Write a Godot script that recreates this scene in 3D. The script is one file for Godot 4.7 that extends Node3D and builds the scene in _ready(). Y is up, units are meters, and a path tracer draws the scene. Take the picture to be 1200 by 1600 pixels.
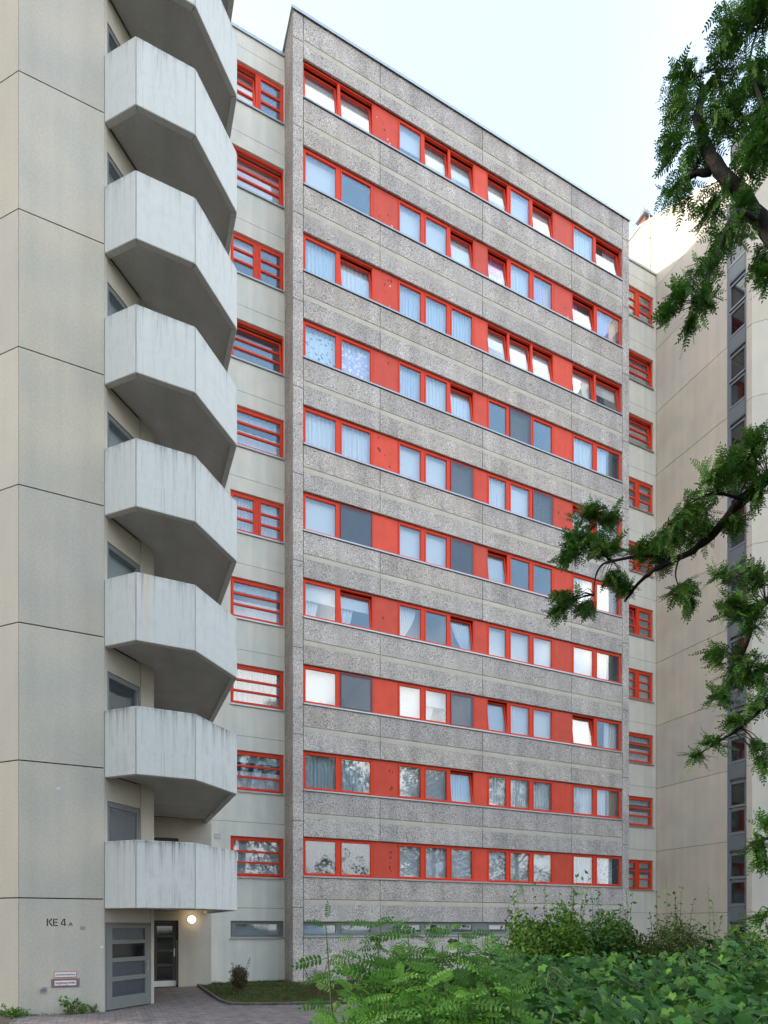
extends Node3D
# Plan coordinates: u runs along the facade, v runs away from the viewer into the block, y is up.
# Godot position = (u, y, -v). Units are metres; the ground is y = 0.

const PITCH := 2.813
const RECESS := 0.085
var rng := RandomNumberGenerator.new()
var mats := {}
var shapes := {}
var taken := {}

# ---------------------------------------------------------------- mesh builder
class MB:
	var v := PackedVector3Array()
	var n := PackedVector3Array()
	var t := PackedVector2Array()
	func tri(a: Vector3, b: Vector3, c: Vector3, ua := Vector2(0, 0), ub := Vector2(0, 1), uc := Vector2(1, 1)) -> void:
		var nn := (c - a).cross(b - a).normalized()
		v.append(a); v.append(b); v.append(c)
		n.append(nn); n.append(nn); n.append(nn)
		t.append(ua); t.append(ub); t.append(uc)
	# corners in clockwise order as seen from the front: bottom left, top left, top right, bottom right
	func quad(a: Vector3, b: Vector3, c: Vector3, d: Vector3) -> void:
		tri(a, b, c, Vector2(0, 1), Vector2(0, 0), Vector2(1, 0))
		tri(a, c, d, Vector2(0, 1), Vector2(1, 0), Vector2(1, 1))
	func box(x0: float, x1: float, y0: float, y1: float, z0: float, z1: float, bev := 0.0) -> void:
		var e := bev
		var a := Vector3(x0 + e, y0 + e, z1); var b := Vector3(x0 + e, y1 - e, z1)
		var c := Vector3(x1 - e, y1 - e, z1); var d := Vector3(x1 - e, y0 + e, z1)
		quad(a, b, c, d)
		var zs := z1 - e
		var a1 := Vector3(x0, y0, zs); var b1 := Vector3(x0, y1, zs)
		var c1 := Vector3(x1, y1, zs); var d1 := Vector3(x1, y0, zs)
		if e > 0.0:
			quad(a1, b1, b, a); quad(b, b1, c1, c); quad(d, c, c1, d1); quad(a1, a, d, d1)
		var a0 := Vector3(x0, y0, z0); var b0 := Vector3(x0, y1, z0)
		var c0 := Vector3(x1, y1, z0); var d0 := Vector3(x1, y0, z0)
		quad(a0, b0, b1, a1); quad(b1, b0, c0, c1); quad(d1, c1, c0, d0); quad(a0, a1, d1, d0); quad(d0, c0, b0, a0)
	# upright prism over a plan polygon of (u, v) points
	func prism(poly: PackedVector2Array, y0: float, y1: float) -> void:
		var p := poly
		var area := 0.0
		for i in p.size():
			area += p[i].cross(p[(i + 1) % p.size()])
		if area < 0.0:
			p = p.duplicate(); p.reverse()
		for i in p.size():
			var a := p[i]; var b := p[(i + 1) % p.size()]
			quad(Vector3(a.x, y0, -a.y), Vector3(a.x, y1, -a.y), Vector3(b.x, y1, -b.y), Vector3(b.x, y0, -b.y))
		var id := Geometry2D.triangulate_polygon(p)
		for i in range(0, id.size(), 3):
			var a := p[id[i]]; var b := p[id[i + 1]]; var c := p[id[i + 2]]
			if (b - a).cross(c - a) < 0.0:
				var s := b; b = c; c = s
			tri(Vector3(a.x, y1, -a.y), Vector3(c.x, y1, -c.y), Vector3(b.x, y1, -b.y))
			tri(Vector3(a.x, y0, -a.y), Vector3(b.x, y0, -b.y), Vector3(c.x, y0, -c.y))
	# round bar between two points
	func bar(p: Vector3, q: Vector3, r0: float, r1: float, sides := 7, caps := true) -> void:
		var d := (q - p).normalized()
		var s := d.cross(Vector3(0.31, 0.9, 0.17)).normalized()
		var w := d.cross(s)
		for i in sides:
			var a := TAU * i / sides; var b := TAU * (i + 1) / sides
			var ea := s * cos(a) + w * sin(a); var eb := s * cos(b) + w * sin(b)
			var i0 := v.size()
			quad(p + ea * r0, q + ea * r1, q + eb * r1, p + eb * r0)
			for k in [0, 1, 3]: n[i0 + k] = ea
			for k in [2, 4, 5]: n[i0 + k] = eb
			if caps:
				tri(q, q + eb * r1, q + ea * r1); tri(p, p + ea * r0, p + eb * r0)
	func mesh() -> ArrayMesh:
		var a := []
		a.resize(Mesh.ARRAY_MAX)
		a[Mesh.ARRAY_VERTEX] = v; a[Mesh.ARRAY_NORMAL] = n; a[Mesh.ARRAY_TEX_UV] = t
		var m := ArrayMesh.new()
		m.add_surface_from_arrays(Mesh.PRIMITIVE_TRIANGLES, a)
		return m

# ---------------------------------------------------------------- scene helpers
func numbered(called: String) -> String:
	if not taken.has(called):
		taken[called] = 0
		return called
	taken[called] += 1
	return "%s_%03d" % [called, taken[called]]

func thing(called: String, label: String, category: String, at := Vector3.ZERO, turn := 0.0, group := "") -> Node3D:
	var o := Node3D.new()
	o.name = numbered(called)
	add_child(o, true)
	o.position = at
	o.rotation.y = turn
	tag(o, label, category, group)
	return o

func tag(o: Node, label: String, category: String, group := "") -> void:
	o.set_meta("label", label)
	o.set_meta("category", category)
	if group != "":
		o.set_meta("group", group)

func obj(called: String, m: Mesh, mat: Material, parent: Node = self, at := Vector3.ZERO) -> MeshInstance3D:
	var o := MeshInstance3D.new()
	o.name = numbered(called) if parent == self else called
	o.mesh = m
	o.material_override = mat
	o.position = at
	parent.add_child(o, true)
	return o

func struct(called: String, m: Mesh, mat: Material) -> MeshInstance3D:
	var o := obj(called, m, mat)
	o.set_meta("kind", "structure")
	return o

func scatter(called: String, m: Mesh, mat: Material, places: Array, tints: Array, parent: Node = self) -> MultiMeshInstance3D:
	var mm := MultiMesh.new()
	mm.transform_format = MultiMesh.TRANSFORM_3D
	mm.use_colors = true
	mm.mesh = m
	mm.instance_count = places.size()
	for i in places.size():
		mm.set_instance_transform(i, places[i])
		mm.set_instance_color(i, tints[i % tints.size()])
	var o := MultiMeshInstance3D.new()
	o.name = numbered(called) if parent == self else called
	o.multimesh = mm
	o.material_override = mat
	o.set_meta("kind", "stuff")
	parent.add_child(o, true)
	return o

func lin(r: float, g: float, b: float) -> Color:
	return Color(r, g, b).linear_to_srgb()

func mat(called: String, c: Color, rough := 0.8, spec := 0.5, metal := 0.0) -> StandardMaterial3D:
	var m := StandardMaterial3D.new()
	m.resource_name = called
	m.albedo_color = c
	m.roughness = rough
	m.metallic_specular = spec
	m.metallic = metal
	mats[called] = m
	return m

func leaf_mat(called: String, c: Color, back: Color, rough := 0.5) -> StandardMaterial3D:
	var m := mat(called, c, rough, 0.28)
	m.cull_mode = BaseMaterial3D.CULL_DISABLED
	m.backlight_enabled = true
	m.backlight = back
	m.vertex_color_use_as_albedo = true
	return m

# ---------------------------------------------------------------- textures
func noise_bytes(w: int, h: int, freq: float, seed_: int, oct := 4, cell := false) -> PackedByteArray:
	var f := FastNoiseLite.new()
	f.seed = seed_
	f.frequency = freq
	f.fractal_octaves = oct
	if cell:
		f.noise_type = FastNoiseLite.TYPE_CELLULAR
		f.cellular_return_type = FastNoiseLite.RETURN_CELL_VALUE
		f.fractal_type = FastNoiseLite.FRACTAL_NONE
	else:
		f.noise_type = FastNoiseLite.TYPE_SIMPLEX_SMOOTH
	var im := f.get_seamless_image(w, h, false, false, 0.15)
	im.convert(Image.FORMAT_L8)
	return im.get_data()

func streak_bytes(s: int, squeeze: int, freq: float, seed_: int) -> PackedByteArray:
	var im := Image.create_from_data(s, s / squeeze, false, Image.FORMAT_L8, noise_bytes(s, s / squeeze, freq, seed_, 3))
	im.resize(s, s, Image.INTERPOLATE_CUBIC)
	return im.get_data()

func picture(s: int, data: PackedByteArray) -> ImageTexture:
	return ImageTexture.create_from_image(Image.create_from_data(s, s, false, Image.FORMAT_RGB8, data))

# cast concrete: clouds, rain streaks and fine grain round one base colour (sRGB)
func concrete(called: String, c: Color, cloud: float, streak: float, fine: float, seed_: int, metres := 4.0, warm := 0.0, s := 512) -> StandardMaterial3D:
	var a := noise_bytes(s, s, 2.5 / s, seed_, 4)
	var b := streak_bytes(s, 16, 9.0 / s, seed_ + 1)
	var d := noise_bytes(s, s, 60.0 / s, seed_ + 2, 2)
	var out := PackedByteArray()
	out.resize(s * s * 3)
	for i in s * s:
		var ca := a[i] / 255.0 - 0.5
		var k := 1.0 + cloud * ca + streak * (b[i] / 255.0 - 0.5) + fine * (d[i] / 255.0 - 0.5)
		out[i * 3] = clampi(int(255.0 * c.r * (k + warm * ca)), 0, 255)
		out[i * 3 + 1] = clampi(int(255.0 * c.g * k), 0, 255)
		out[i * 3 + 2] = clampi(int(255.0 * c.b * (k - warm * ca)), 0, 255)
	var m := mat(called, Color.WHITE, 0.85, 0.35)
	m.albedo_texture = picture(s, out)
	m.uv1_triplanar = true
	m.uv1_world_triplanar = true
	m.uv1_scale = Vector3.ONE / metres
	m.heightmap_enabled = true
	m.heightmap_texture = ImageTexture.create_from_image(Image.create_from_data(s, s, false, Image.FORMAT_L8, d))
	m.heightmap_scale = 0.25
	return m

# washed pebble dash: grey-pink matrix with light, dark and brown stones
func pebbles(called: String, s: int, metres: float, seed_: int) -> StandardMaterial3D:
	var a := noise_bytes(s, s, 0.24, seed_, 1, true)
	var b := noise_bytes(s, s, 0.34, seed_ + 1, 1, true)
	var cl := noise_bytes(s, s, 3.0 / s, seed_ + 2, 4)
	var st := streak_bytes(s, 16, 7.0 / s, seed_ + 3)
	var out := PackedByteArray()
	out.resize(s * s * 3)
	for i in s * s:
		var p := a[i]
		var q := b[i]
		var r := 194.0; var g := 184.0; var bl := 175.0
		if p < 26:
			r = 124.0; g = 117.0; bl = 114.0
		elif p < 50:
			r = 150.0; g = 134.0; bl = 125.0
		elif p > 226:
			r = 222.0; g = 216.0; bl = 209.0
		elif p > 190:
			r = 196.0; g = 182.0; bl = 173.0
		var k := 1.0 + (q - 128.0) / 128.0 * 0.10 + (cl[i] - 128.0) / 128.0 * 0.07 + (st[i] - 128.0) / 128.0 * 0.06
		out[i * 3] = clampi(int(r * k), 0, 255)
		out[i * 3 + 1] = clampi(int(g * k), 0, 255)
		out[i * 3 + 2] = clampi(int(bl * k), 0, 255)
	var m := mat(called, Color.WHITE, 0.75, 0.4)
	m.albedo_texture = picture(s, out)
	m.uv1_triplanar = true
	m.uv1_world_triplanar = true
	m.uv1_scale = Vector3.ONE / metres
	m.heightmap_enabled = true
	m.heightmap_texture = ImageTexture.create_from_image(Image.create_from_data(s, s, false, Image.FORMAT_L8, a))
	m.heightmap_scale = 0.5
	return m

# painted parapet slab: rain has washed grime down from its upper edge
func parapet(called: String, seed_: int, grime: float, rust: float) -> StandardMaterial3D:
	var s := 256
	var b := streak_bytes(s, 16, 7.0 / s, seed_)
	var b2 := streak_bytes(s, 32, 26.0 / s, seed_ + 5)
	var f := noise_bytes(s, s, 4.0 / s, seed_ + 1, 5)
	var g := noise_bytes(s, s, 50.0 / s, seed_ + 2, 2)
	var out := PackedByteArray()
	out.resize(s * s * 3)
	for y in s:
		var v := y / float(s)
		for x in s:
			var i := y * s + x
			var broad := smoothstep(0.42, 0.78, b[i] / 255.0)
			var fine := smoothstep(0.46, 0.80, b2[i] / 255.0)
			var cl := f[i] / 255.0
			var reach := 2.2 + 7.0 * (b[(x * 5) % s] / 255.0)
			var top := exp(-v * reach) * (0.16 * broad + 0.20 * fine * broad + 0.05) + exp(-v * 34.0) * 0.24 * smoothstep(0.3, 0.7, cl)
			var low := 0.10 * broad * fine + 0.05 * smoothstep(0.5, 0.8, cl) * smoothstep(0.0, 0.5, v)
			var w := 1.0 - minf(0.6, (top + low) * grime) + (cl - 0.5) * 0.06 + (g[i] / 255.0 - 0.5) * 0.04
			var rr := rust * exp(-pow((x / float(s) - 0.16) / 0.07, 2.0)) * (0.5 + cl) * exp(-v * 1.3)
			out[i * 3] = clampi(int(213.0 * w * (1.0 + 0.04 * rr)), 0, 255)
			out[i * 3 + 1] = clampi(int(212.0 * w * (1.0 - 0.06 * rr)), 0, 255)
			out[i * 3 + 2] = clampi(int(206.0 * w * (1.0 - 0.14 * rr)), 0, 255)
	var m := mat(called, Color.WHITE, 0.8, 0.35)
	m.albedo_texture = picture(s, out)
	return m

func cloth_print(called: String, base: Color, dot: Color, cells: int, seed_: int) -> StandardMaterial3D:
	var s := 128
	var im := Image.create(s, s, false, Image.FORMAT_RGB8)
	im.fill(base)
	var r := RandomNumberGenerator.new()
	r.seed = seed_
	for k in cells:
		var cx := r.randi_range(4, s - 5); var cy := r.randi_range(4, s - 5); var q := r.randi_range(2, 5)
		for y in range(-q, q + 1):
			for x in range(-q, q + 1):
				if x * x + y * y <= q * q:
					im.set_pixel(clampi(cx + x, 0, s - 1), clampi(cy + y, 0, s - 1), dot)
	var m := mat(called, Color.WHITE, 0.9, 0.2)
	m.albedo_texture = ImageTexture.create_from_image(im)
	m.cull_mode = BaseMaterial3D.CULL_DISABLED
	return m

func sky_panorama() -> ImageTexture:
	var w := 768; var h := 384
	var n := FastNoiseLite.new()
	n.seed = 11; n.frequency = 1.15; n.fractal_octaves = 5; n.noise_type = FastNoiseLite.TYPE_SIMPLEX_SMOOTH
	var sun := SUN.normalized()
	var im := Image.create(w, h, false, Image.FORMAT_RGBF)
	for y in h:
		var el := PI * (0.5 - (y + 0.5) / h)
		for x in w:
			var az := TAU * (x + 0.5) / w
			var d := Vector3(sin(az) * cos(el), sin(el), -cos(az) * cos(el))
			var up := maxf(d.y, 0.0)
			var haze := pow(1.0 - up, 2.2)
			var cs := d.dot(sun)
			# clear air: pale at the horizon and towards the sun, blue away from it
			var milk := clampf(0.06 + 0.80 * haze + 0.80 * smoothstep(-0.50, 0.35, cs), 0.0, 1.0)
			var c := Vector3(0.21, 0.37, 0.58).lerp(Vector3(0.186, 0.197, 0.211), milk)
			# heaps of cloud, thicker low down, brighter where the low sun shines on their faces
			var q := d / (0.30 + up)
			var f := n.get_noise_3d(q.x, q.y * 0.5, q.z)
			var cover := smoothstep(0.02, 0.30, f + 0.60 * (1.0 - up) - 0.22) * smoothstep(0.20, -0.35, cs) * (0.4 + 0.6 * smoothstep(0.05, 0.34, up))
			var lit := 0.86 - 0.30 * cs
			c = c.lerp(Vector3(1.04, 1.01, 0.95) * lit, cover * 0.85)
			c += Vector3(1.0, 0.97, 0.9) * 0.75 * pow(maxf(cs, 0.0), 5.0)
			im.set_pixel(x, y, Color(c.x, c.y, c.z))
	return ImageTexture.create_from_image(im)

const SUN := Vector3(-1.15, 0.41, -1.0)   # direction towards the low sun, behind the block

# ---------------------------------------------------------------- main
func _ready() -> void:
	rng.seed = 4711
	# camera
	var cam := Camera3D.new()
	cam.name = "camera"
	add_child(cam)
	cam.position = Vector3(0, 1.85, 0)
	cam.rotation_degrees = Vector3(0, -24.4, 0)
	cam.projection = Camera3D.PROJECTION_FRUSTUM
	cam.keep_aspect = Camera3D.KEEP_HEIGHT
	cam.near = 0.05
	cam.far = 600.0
	cam.size = 0.05 * 1600.0 / 965.0
	cam.frustum_offset = Vector2(0, 0.05 * 647.0 / 965.0)
	cam.current = true
	# sky and exposure
	var env := Environment.new()
	env.background_mode = Environment.BG_SKY
	var sky := Sky.new()
	var pan := PanoramaSkyMaterial.new()
	pan.panorama = sky_panorama()
	pan.energy_multiplier = 1.0
	sky.sky_material = pan
	env.sky = sky
	env.background_energy_multiplier = 1.0
	env.tonemap_mode = Environment.TONE_MAPPER_LINEAR
	env.tonemap_exposure = 4.6
	env.sdfgi_enabled = true
	env.ssao_enabled = true
	env.ssil_enabled = true
	var we := WorldEnvironment.new()
	we.name = "world_environment"
	we.environment = env
	add_child(we)
	# sun
	var sun := DirectionalLight3D.new()
	sun.name = "sun"
	add_child(sun)
	sun.look_at_from_position(SUN.normalized() * 60.0, Vector3.ZERO)
	sun.light_energy = 0.27
	sun.light_color = Color(1.0, 0.95, 0.88)
	sun.light_angular_distance = 0.5
	sun.shadow_enabled = true

	make_materials()
	ground()
	pebble_block()
	wing_near()
	wing_far()
	tower_near()
	tower_far()
	fittings()
	paving()
	lawn()
	garden()
	locust_tree()
	far_trees()

func make_materials() -> void:
	pebbles("pebble_dash", 1024, 4.6, 21)
	concrete("band", Color(0.785, 0.752, 0.685), 0.06, 0.05, 0.06, 31)
	concrete("pale_wall", Color(0.870, 0.848, 0.800), 0.05, 0.06, 0.04, 41, 3.7, 0.03)
	concrete("tower_wall", Color(0.765, 0.732, 0.675), 0.05, 0.05, 0.06, 51, 4.3, 0.03)
	concrete("soffit", Color(0.76, 0.745, 0.72), 0.12, 0.03, 0.08, 61)
	concrete("joint", Color(0.20, 0.195, 0.185), 0.05, 0.02, 0.05, 71, 4.0, 0.0, 128)
	concrete("far_tower_wall", Color(0.870, 0.838, 0.782), 0.05, 0.05, 0.05, 81, 4.3, 0.03)
	for i in 4:
		parapet("parapet_%d" % i, 100 + i * 7, [0.36, 0.70, 0.45, 0.9][i], 0.0)
	parapet("parapet_rust", 131, 0.5, 0.9)
	mat("red", lin(0.80, 0.064, 0.024), 0.5, 0.3)
	concrete("red_panel", Color(lin(0.80, 0.084, 0.040)), 0.07, 0.03, 0.03, 23, 1.7, 0.0, 256).heightmap_scale = 0.05
	mats.red_panel.roughness = 0.5
	tones("red_panel", [Color(1, 1, 1), Color(0.95, 0.95, 0.97), Color(0.92, 0.97, 1.0)])
	tones("pebble_dash", [Color(1, 1, 1), Color(0.955, 0.955, 0.96), Color(0.985, 0.975, 0.965)])

	tones("tower_wall", [Color(1, 1, 1), Color(0.975, 0.975, 0.98), Color(0.99, 0.985, 0.97)])
	tones("far_tower_wall", [Color(1, 1, 1), Color(0.975, 0.975, 0.98), Color(0.99, 0.985, 0.97)])
	mat("red_dark", lin(0.40, 0.030, 0.035), 0.42)
	mat("frame_grey", lin(0.20, 0.21, 0.205), 0.45)
	mat("frame_blue", lin(0.20, 0.23, 0.26), 0.4)
	mat("frame_dark", lin(0.05, 0.055, 0.075), 0.4)
	mat("gasket", lin(0.03, 0.03, 0.03), 0.7)
	mat("sill", lin(0.42, 0.43, 0.44), 0.35, 0.5, 0.6)
	mat("coping", lin(0.50, 0.53, 0.55), 0.35, 0.5, 0.5)
	mat("coping_white", lin(0.80, 0.80, 0.79), 0.5)
	mat("steel", lin(0.55, 0.56, 0.57), 0.3, 0.5, 0.9)
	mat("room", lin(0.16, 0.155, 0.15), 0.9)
	mat("blind_white", lin(0.62, 0.65, 0.66), 0.8)
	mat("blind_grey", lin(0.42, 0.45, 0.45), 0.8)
	mat("blind_dark", lin(0.035, 0.055, 0.06), 0.5)
	mat("slat", lin(0.74, 0.77, 0.78), 0.45)
	for c in [["net", 0.66, 0.70, 0.73], ["net_blue", 0.50, 0.60, 0.70], ["net_grey", 0.42, 0.47, 0.52], ["drape_pink", 0.62, 0.16, 0.42], ["drape_violet", 0.52, 0.45, 0.66], ["drape_brown", 0.42, 0.30, 0.20], ["drape_rose", 0.75, 0.52, 0.52]]:
		var m := mat(c[0], lin(c[1], c[2], c[3]), 0.9, 0.2)
		m.cull_mode = BaseMaterial3D.CULL_DISABLED
		m.backlight_enabled = true
		m.backlight = Color(0.4, 0.4, 0.4)
	cloth_print("print_dots", Color(0.74, 0.74, 0.86), Color(0.97, 0.97, 0.98), 90, 5)
	cloth_print("print_leaves", Color(0.80, 0.86, 0.90), Color(0.42, 0.58, 0.68), 60, 6)
	cloth_print("print_rings", Color(0.72, 0.75, 0.77), Color(0.42, 0.46, 0.50), 70, 7)
	mat("screen", Color(lin(0.16, 0.20, 0.25), 0.60), 0.6, 0.3).transparency = BaseMaterial3D.TRANSPARENCY_ALPHA
	var g := mat("glass", Color(0.55, 0.72, 0.80, 0.025), 0.02, 0.7)
	g.transparency = BaseMaterial3D.TRANSPARENCY_ALPHA
	g.cull_mode = BaseMaterial3D.CULL_DISABLED
	# rolled glass: pebbled, hardly see-through
	var fr := mat("rolled_glass", Color(0.5, 0.5, 0.5), 0.22, 0.7)
	var fb := noise_bytes(256, 256, 0.16, 91, 2)
	var fd := PackedByteArray()
	fd.resize(256 * 256 * 3)
	for i in 256 * 256:
		var k := clampf((fb[i] - 60) / 140.0, 0.0, 1.2)
		fd[i * 3] = clampi(int(40 + 44 * k), 0, 255)
		fd[i * 3 + 1] = clampi(int(45 + 48 * k), 0, 255)
		fd[i * 3 + 2] = clampi(int(50 + 52 * k), 0, 255)
	fr.albedo_color = Color.WHITE
	fr.albedo_texture = picture(256, fd)
	fr.uv1_triplanar = true
	fr.uv1_world_triplanar = true
	fr.uv1_scale = Vector3.ONE / 0.9
	fr.heightmap_enabled = true
	fr.heightmap_texture = ImageTexture.create_from_image(Image.create_from_data(256, 256, false, Image.FORMAT_L8, fb))
	fr.heightmap_scale = 0.5
	mat("dark_glass", lin(0.012, 0.014, 0.015), 0.05, 0.8)
	mat("door_grey", lin(0.200, 0.200, 0.182), 0.5)
	mat("door_dark", lin(0.06, 0.058, 0.052), 0.45)
	mat("hood", lin(0.42, 0.42, 0.43), 0.5, 0.5, 0.2)
	mat("white", lin(0.78, 0.78, 0.76), 0.5)
	mat("sign_red", lin(0.55, 0.05, 0.05), 0.5)
	mat("sign_back", lin(0.20, 0.175, 0.155), 0.7)
	mat("ink", lin(0.018, 0.018, 0.020), 0.7)
	mat("sticker", lin(0.62, 0.66, 0.72), 0.6)
	mat("sticker_grey", lin(0.30, 0.29, 0.26), 0.7)
	mat("brick_flue", lin(0.36, 0.16, 0.09), 0.9)
	mat("flake", lin(0.70, 0.62, 0.60), 0.8)
	mat("scar", lin(0.22, 0.025, 0.02), 0.8)
	mat("rust", lin(0.25, 0.09, 0.03), 0.9)
	concrete("bark", Color(0.15, 0.13, 0.115), 0.5, 0.7, 0.5, 141, 0.7, 0.05, 256).heightmap_scale = 2.0
	mat("twig", lin(0.018, 0.014, 0.011), 0.9)
	mat("stem_green", lin(0.10, 0.13, 0.04), 0.7)
	mat("stem_red", lin(0.14, 0.05, 0.035), 0.8)
	concrete("soil", Color(0.26, 0.24, 0.17), 0.5, 0.0, 0.5, 151, 2.0, 0.06, 256)
	concrete("sand", Color(0.30, 0.27, 0.245), 0.4, 0.0, 0.4, 161, 2.5, 0.03, 256)
	concrete("kerb", Color(0.40, 0.385, 0.36), 0.25, 0.1, 0.3, 171, 1.3, 0.02, 256)
	for i in 3:
		var k := concrete("paver_%d" % i, [Color(0.475, 0.435, 0.425), Color(0.515, 0.47, 0.455), Color(0.445, 0.415, 0.41)][i], 0.25, 0.0, 0.25, 181 + i, 0.9, 0.03, 256)
		k.vertex_color_use_as_albedo = true
	leaf_mat("leaf_tree", lin(0.078, 0.172, 0.040), Color(0.26, 0.46, 0.08))
	leaf_mat("leaf_robinia", lin(0.070, 0.170, 0.022), Color(0.25, 0.42, 0.08))
	leaf_mat("leaf_vine", lin(0.038, 0.112, 0.021), Color(0.12, 0.26, 0.04), 0.6)
	leaf_mat("leaf_shrub", lin(0.085, 0.185, 0.028), Color(0.2, 0.34, 0.08))
	leaf_mat("leaf_dull", lin(0.075, 0.115, 0.03), Color(0.12, 0.18, 0.06))
	leaf_mat("leaf_barberry", lin(0.085, 0.075, 0.04), Color(0.14, 0.12, 0.05))
	leaf_mat("blade", lin(0.085, 0.115, 0.035), Color(0.12, 0.16, 0.04), 0.6)

# a few tones of one material, sharing its textures
func tones(called: String, tints: Array) -> void:
	for i in tints.size():
		var m: StandardMaterial3D = mats[called].duplicate()
		m.resource_name = "%s_%d" % [called, i]
		m.albedo_color = tints[i]
		mats[m.resource_name] = m

func one_of(called: String) -> Material:
	return mats["%s_%d" % [called, rng.randi_range(0, 2)]]

func ground() -> void:
	var g := MB.new()
	g.quad(Vector3(-250, 0, 250), Vector3(-250, 0, -250), Vector3(250, 0, -250), Vector3(250, 0, 250))
	struct("ground", g.mesh(), mats.sand)

# ---------------------------------------------------------------- windows
# ring of four bars round an opening
func ring(m: MB, x0: float, x1: float, y0: float, y1: float, wl: float, wb: float, wt: float, z0: float, z1: float, bev := 0.004) -> void:
	m.box(x0, x0 + wl, y0, y1, z0, z1, bev)
	m.box(x1 - wl, x1, y0, y1, z0, z1, bev)
	m.box(x0 + wl, x1 - wl, y0, y0 + wb, z0, z1 - 0.001, bev)
	m.box(x0 + wl, x1 - wl, y1 - wt, y1, z0, z1 - 0.001, bev)

func shared(key: String, make: Callable) -> ArrayMesh:
	if not shapes.has(key):
		var m := MB.new()
		make.call(m)
		shapes[key] = m.mesh()
	return shapes[key]

func pane_mesh(w: float, h: float) -> ArrayMesh:
	return shared("pane_%.3f_%.3f" % [w, h], func(m: MB):
		m.quad(Vector3(0, 0, 0), Vector3(0, h, 0), Vector3(w, h, 0), Vector3(w, 0, 0))
		for z in [-0.004, -0.016, -0.020]:
			m.quad(Vector3(0, 0, z), Vector3(0, h, z), Vector3(w, h, z), Vector3(w, 0, z)))

# pleated cloth hung across w, from y = 0 up to h; swept > 0 gathers the foot to one side
func cloth_mesh(w: float, h: float, folds: int, depth: float, swept: float, key: int) -> ArrayMesh:
	return shared("cloth_%.3f_%.3f_%d_%.3f_%.2f_%d" % [w, h, folds, depth, swept, key], func(m: MB):
		var r := RandomNumberGenerator.new()
		r.seed = 900 + key
		var nx := folds * 6
		var ny := 6 if swept != 0.0 else 1
		var ph := []
		for i in nx + 1:
			ph.append(r.randf_range(-0.9, 0.9))
		var at := func(i: int, j: int) -> Vector3:
			var s := i / float(nx)
			var q := j / float(ny)
			var z: float = depth * (sin(TAU * folds * s + ph[i] * 0.6) + 0.35 * ph[i])
			var x := s * w
			if swept > 0.0:
				x *= 1.0 - swept * pow(1.0 - q, 1.6)
			elif swept < 0.0:
				x = w - (w - x) * (1.0 + swept * pow(1.0 - q, 1.6))
			return Vector3(x, q * h, z)
		for i in nx:
			for j in ny:
				var a: Vector3 = at.call(i, j); var b: Vector3 = at.call(i, j + 1)
				var c: Vector3 = at.call(i + 1, j + 1); var d: Vector3 = at.call(i + 1, j)
				var i0 := m.v.size()
				m.quad(a, b, c, d)
				for k in [0, 1, 3]: m.t[i0 + k] = Vector2(i / float(nx), 1.0 - (j if k != 1 else j + 1) / float(ny))
				for k in [2, 4, 5]: m.t[i0 + k] = Vector2((i + 1) / float(nx), 1.0 - (j + 1 if k != 5 else j) / float(ny)))

func slats_mesh(w: float, h: float, step: float, tilt: float) -> ArrayMesh:
	return shared("slats_%.3f_%.3f_%.3f" % [w, h, step], func(m: MB):
		var y := 0.02
		while y < h - 0.02:
			var dy := step * 0.5 * sin(tilt); var dz := step * 0.5 * cos(tilt)
			m.quad(Vector3(0, y - dy, dz), Vector3(0, y + dy, -dz), Vector3(w, y + dy, -dz), Vector3(w, y - dy, dz))
			y += step * 0.86)

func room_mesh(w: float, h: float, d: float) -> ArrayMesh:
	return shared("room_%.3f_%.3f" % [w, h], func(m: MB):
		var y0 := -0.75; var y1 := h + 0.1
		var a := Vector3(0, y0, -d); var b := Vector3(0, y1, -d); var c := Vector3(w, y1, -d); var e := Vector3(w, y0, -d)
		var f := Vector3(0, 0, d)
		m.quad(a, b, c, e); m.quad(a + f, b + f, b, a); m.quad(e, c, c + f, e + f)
		m.quad(a + f, a, e, e + f); m.quad(b, b + f, c + f, c))

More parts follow.
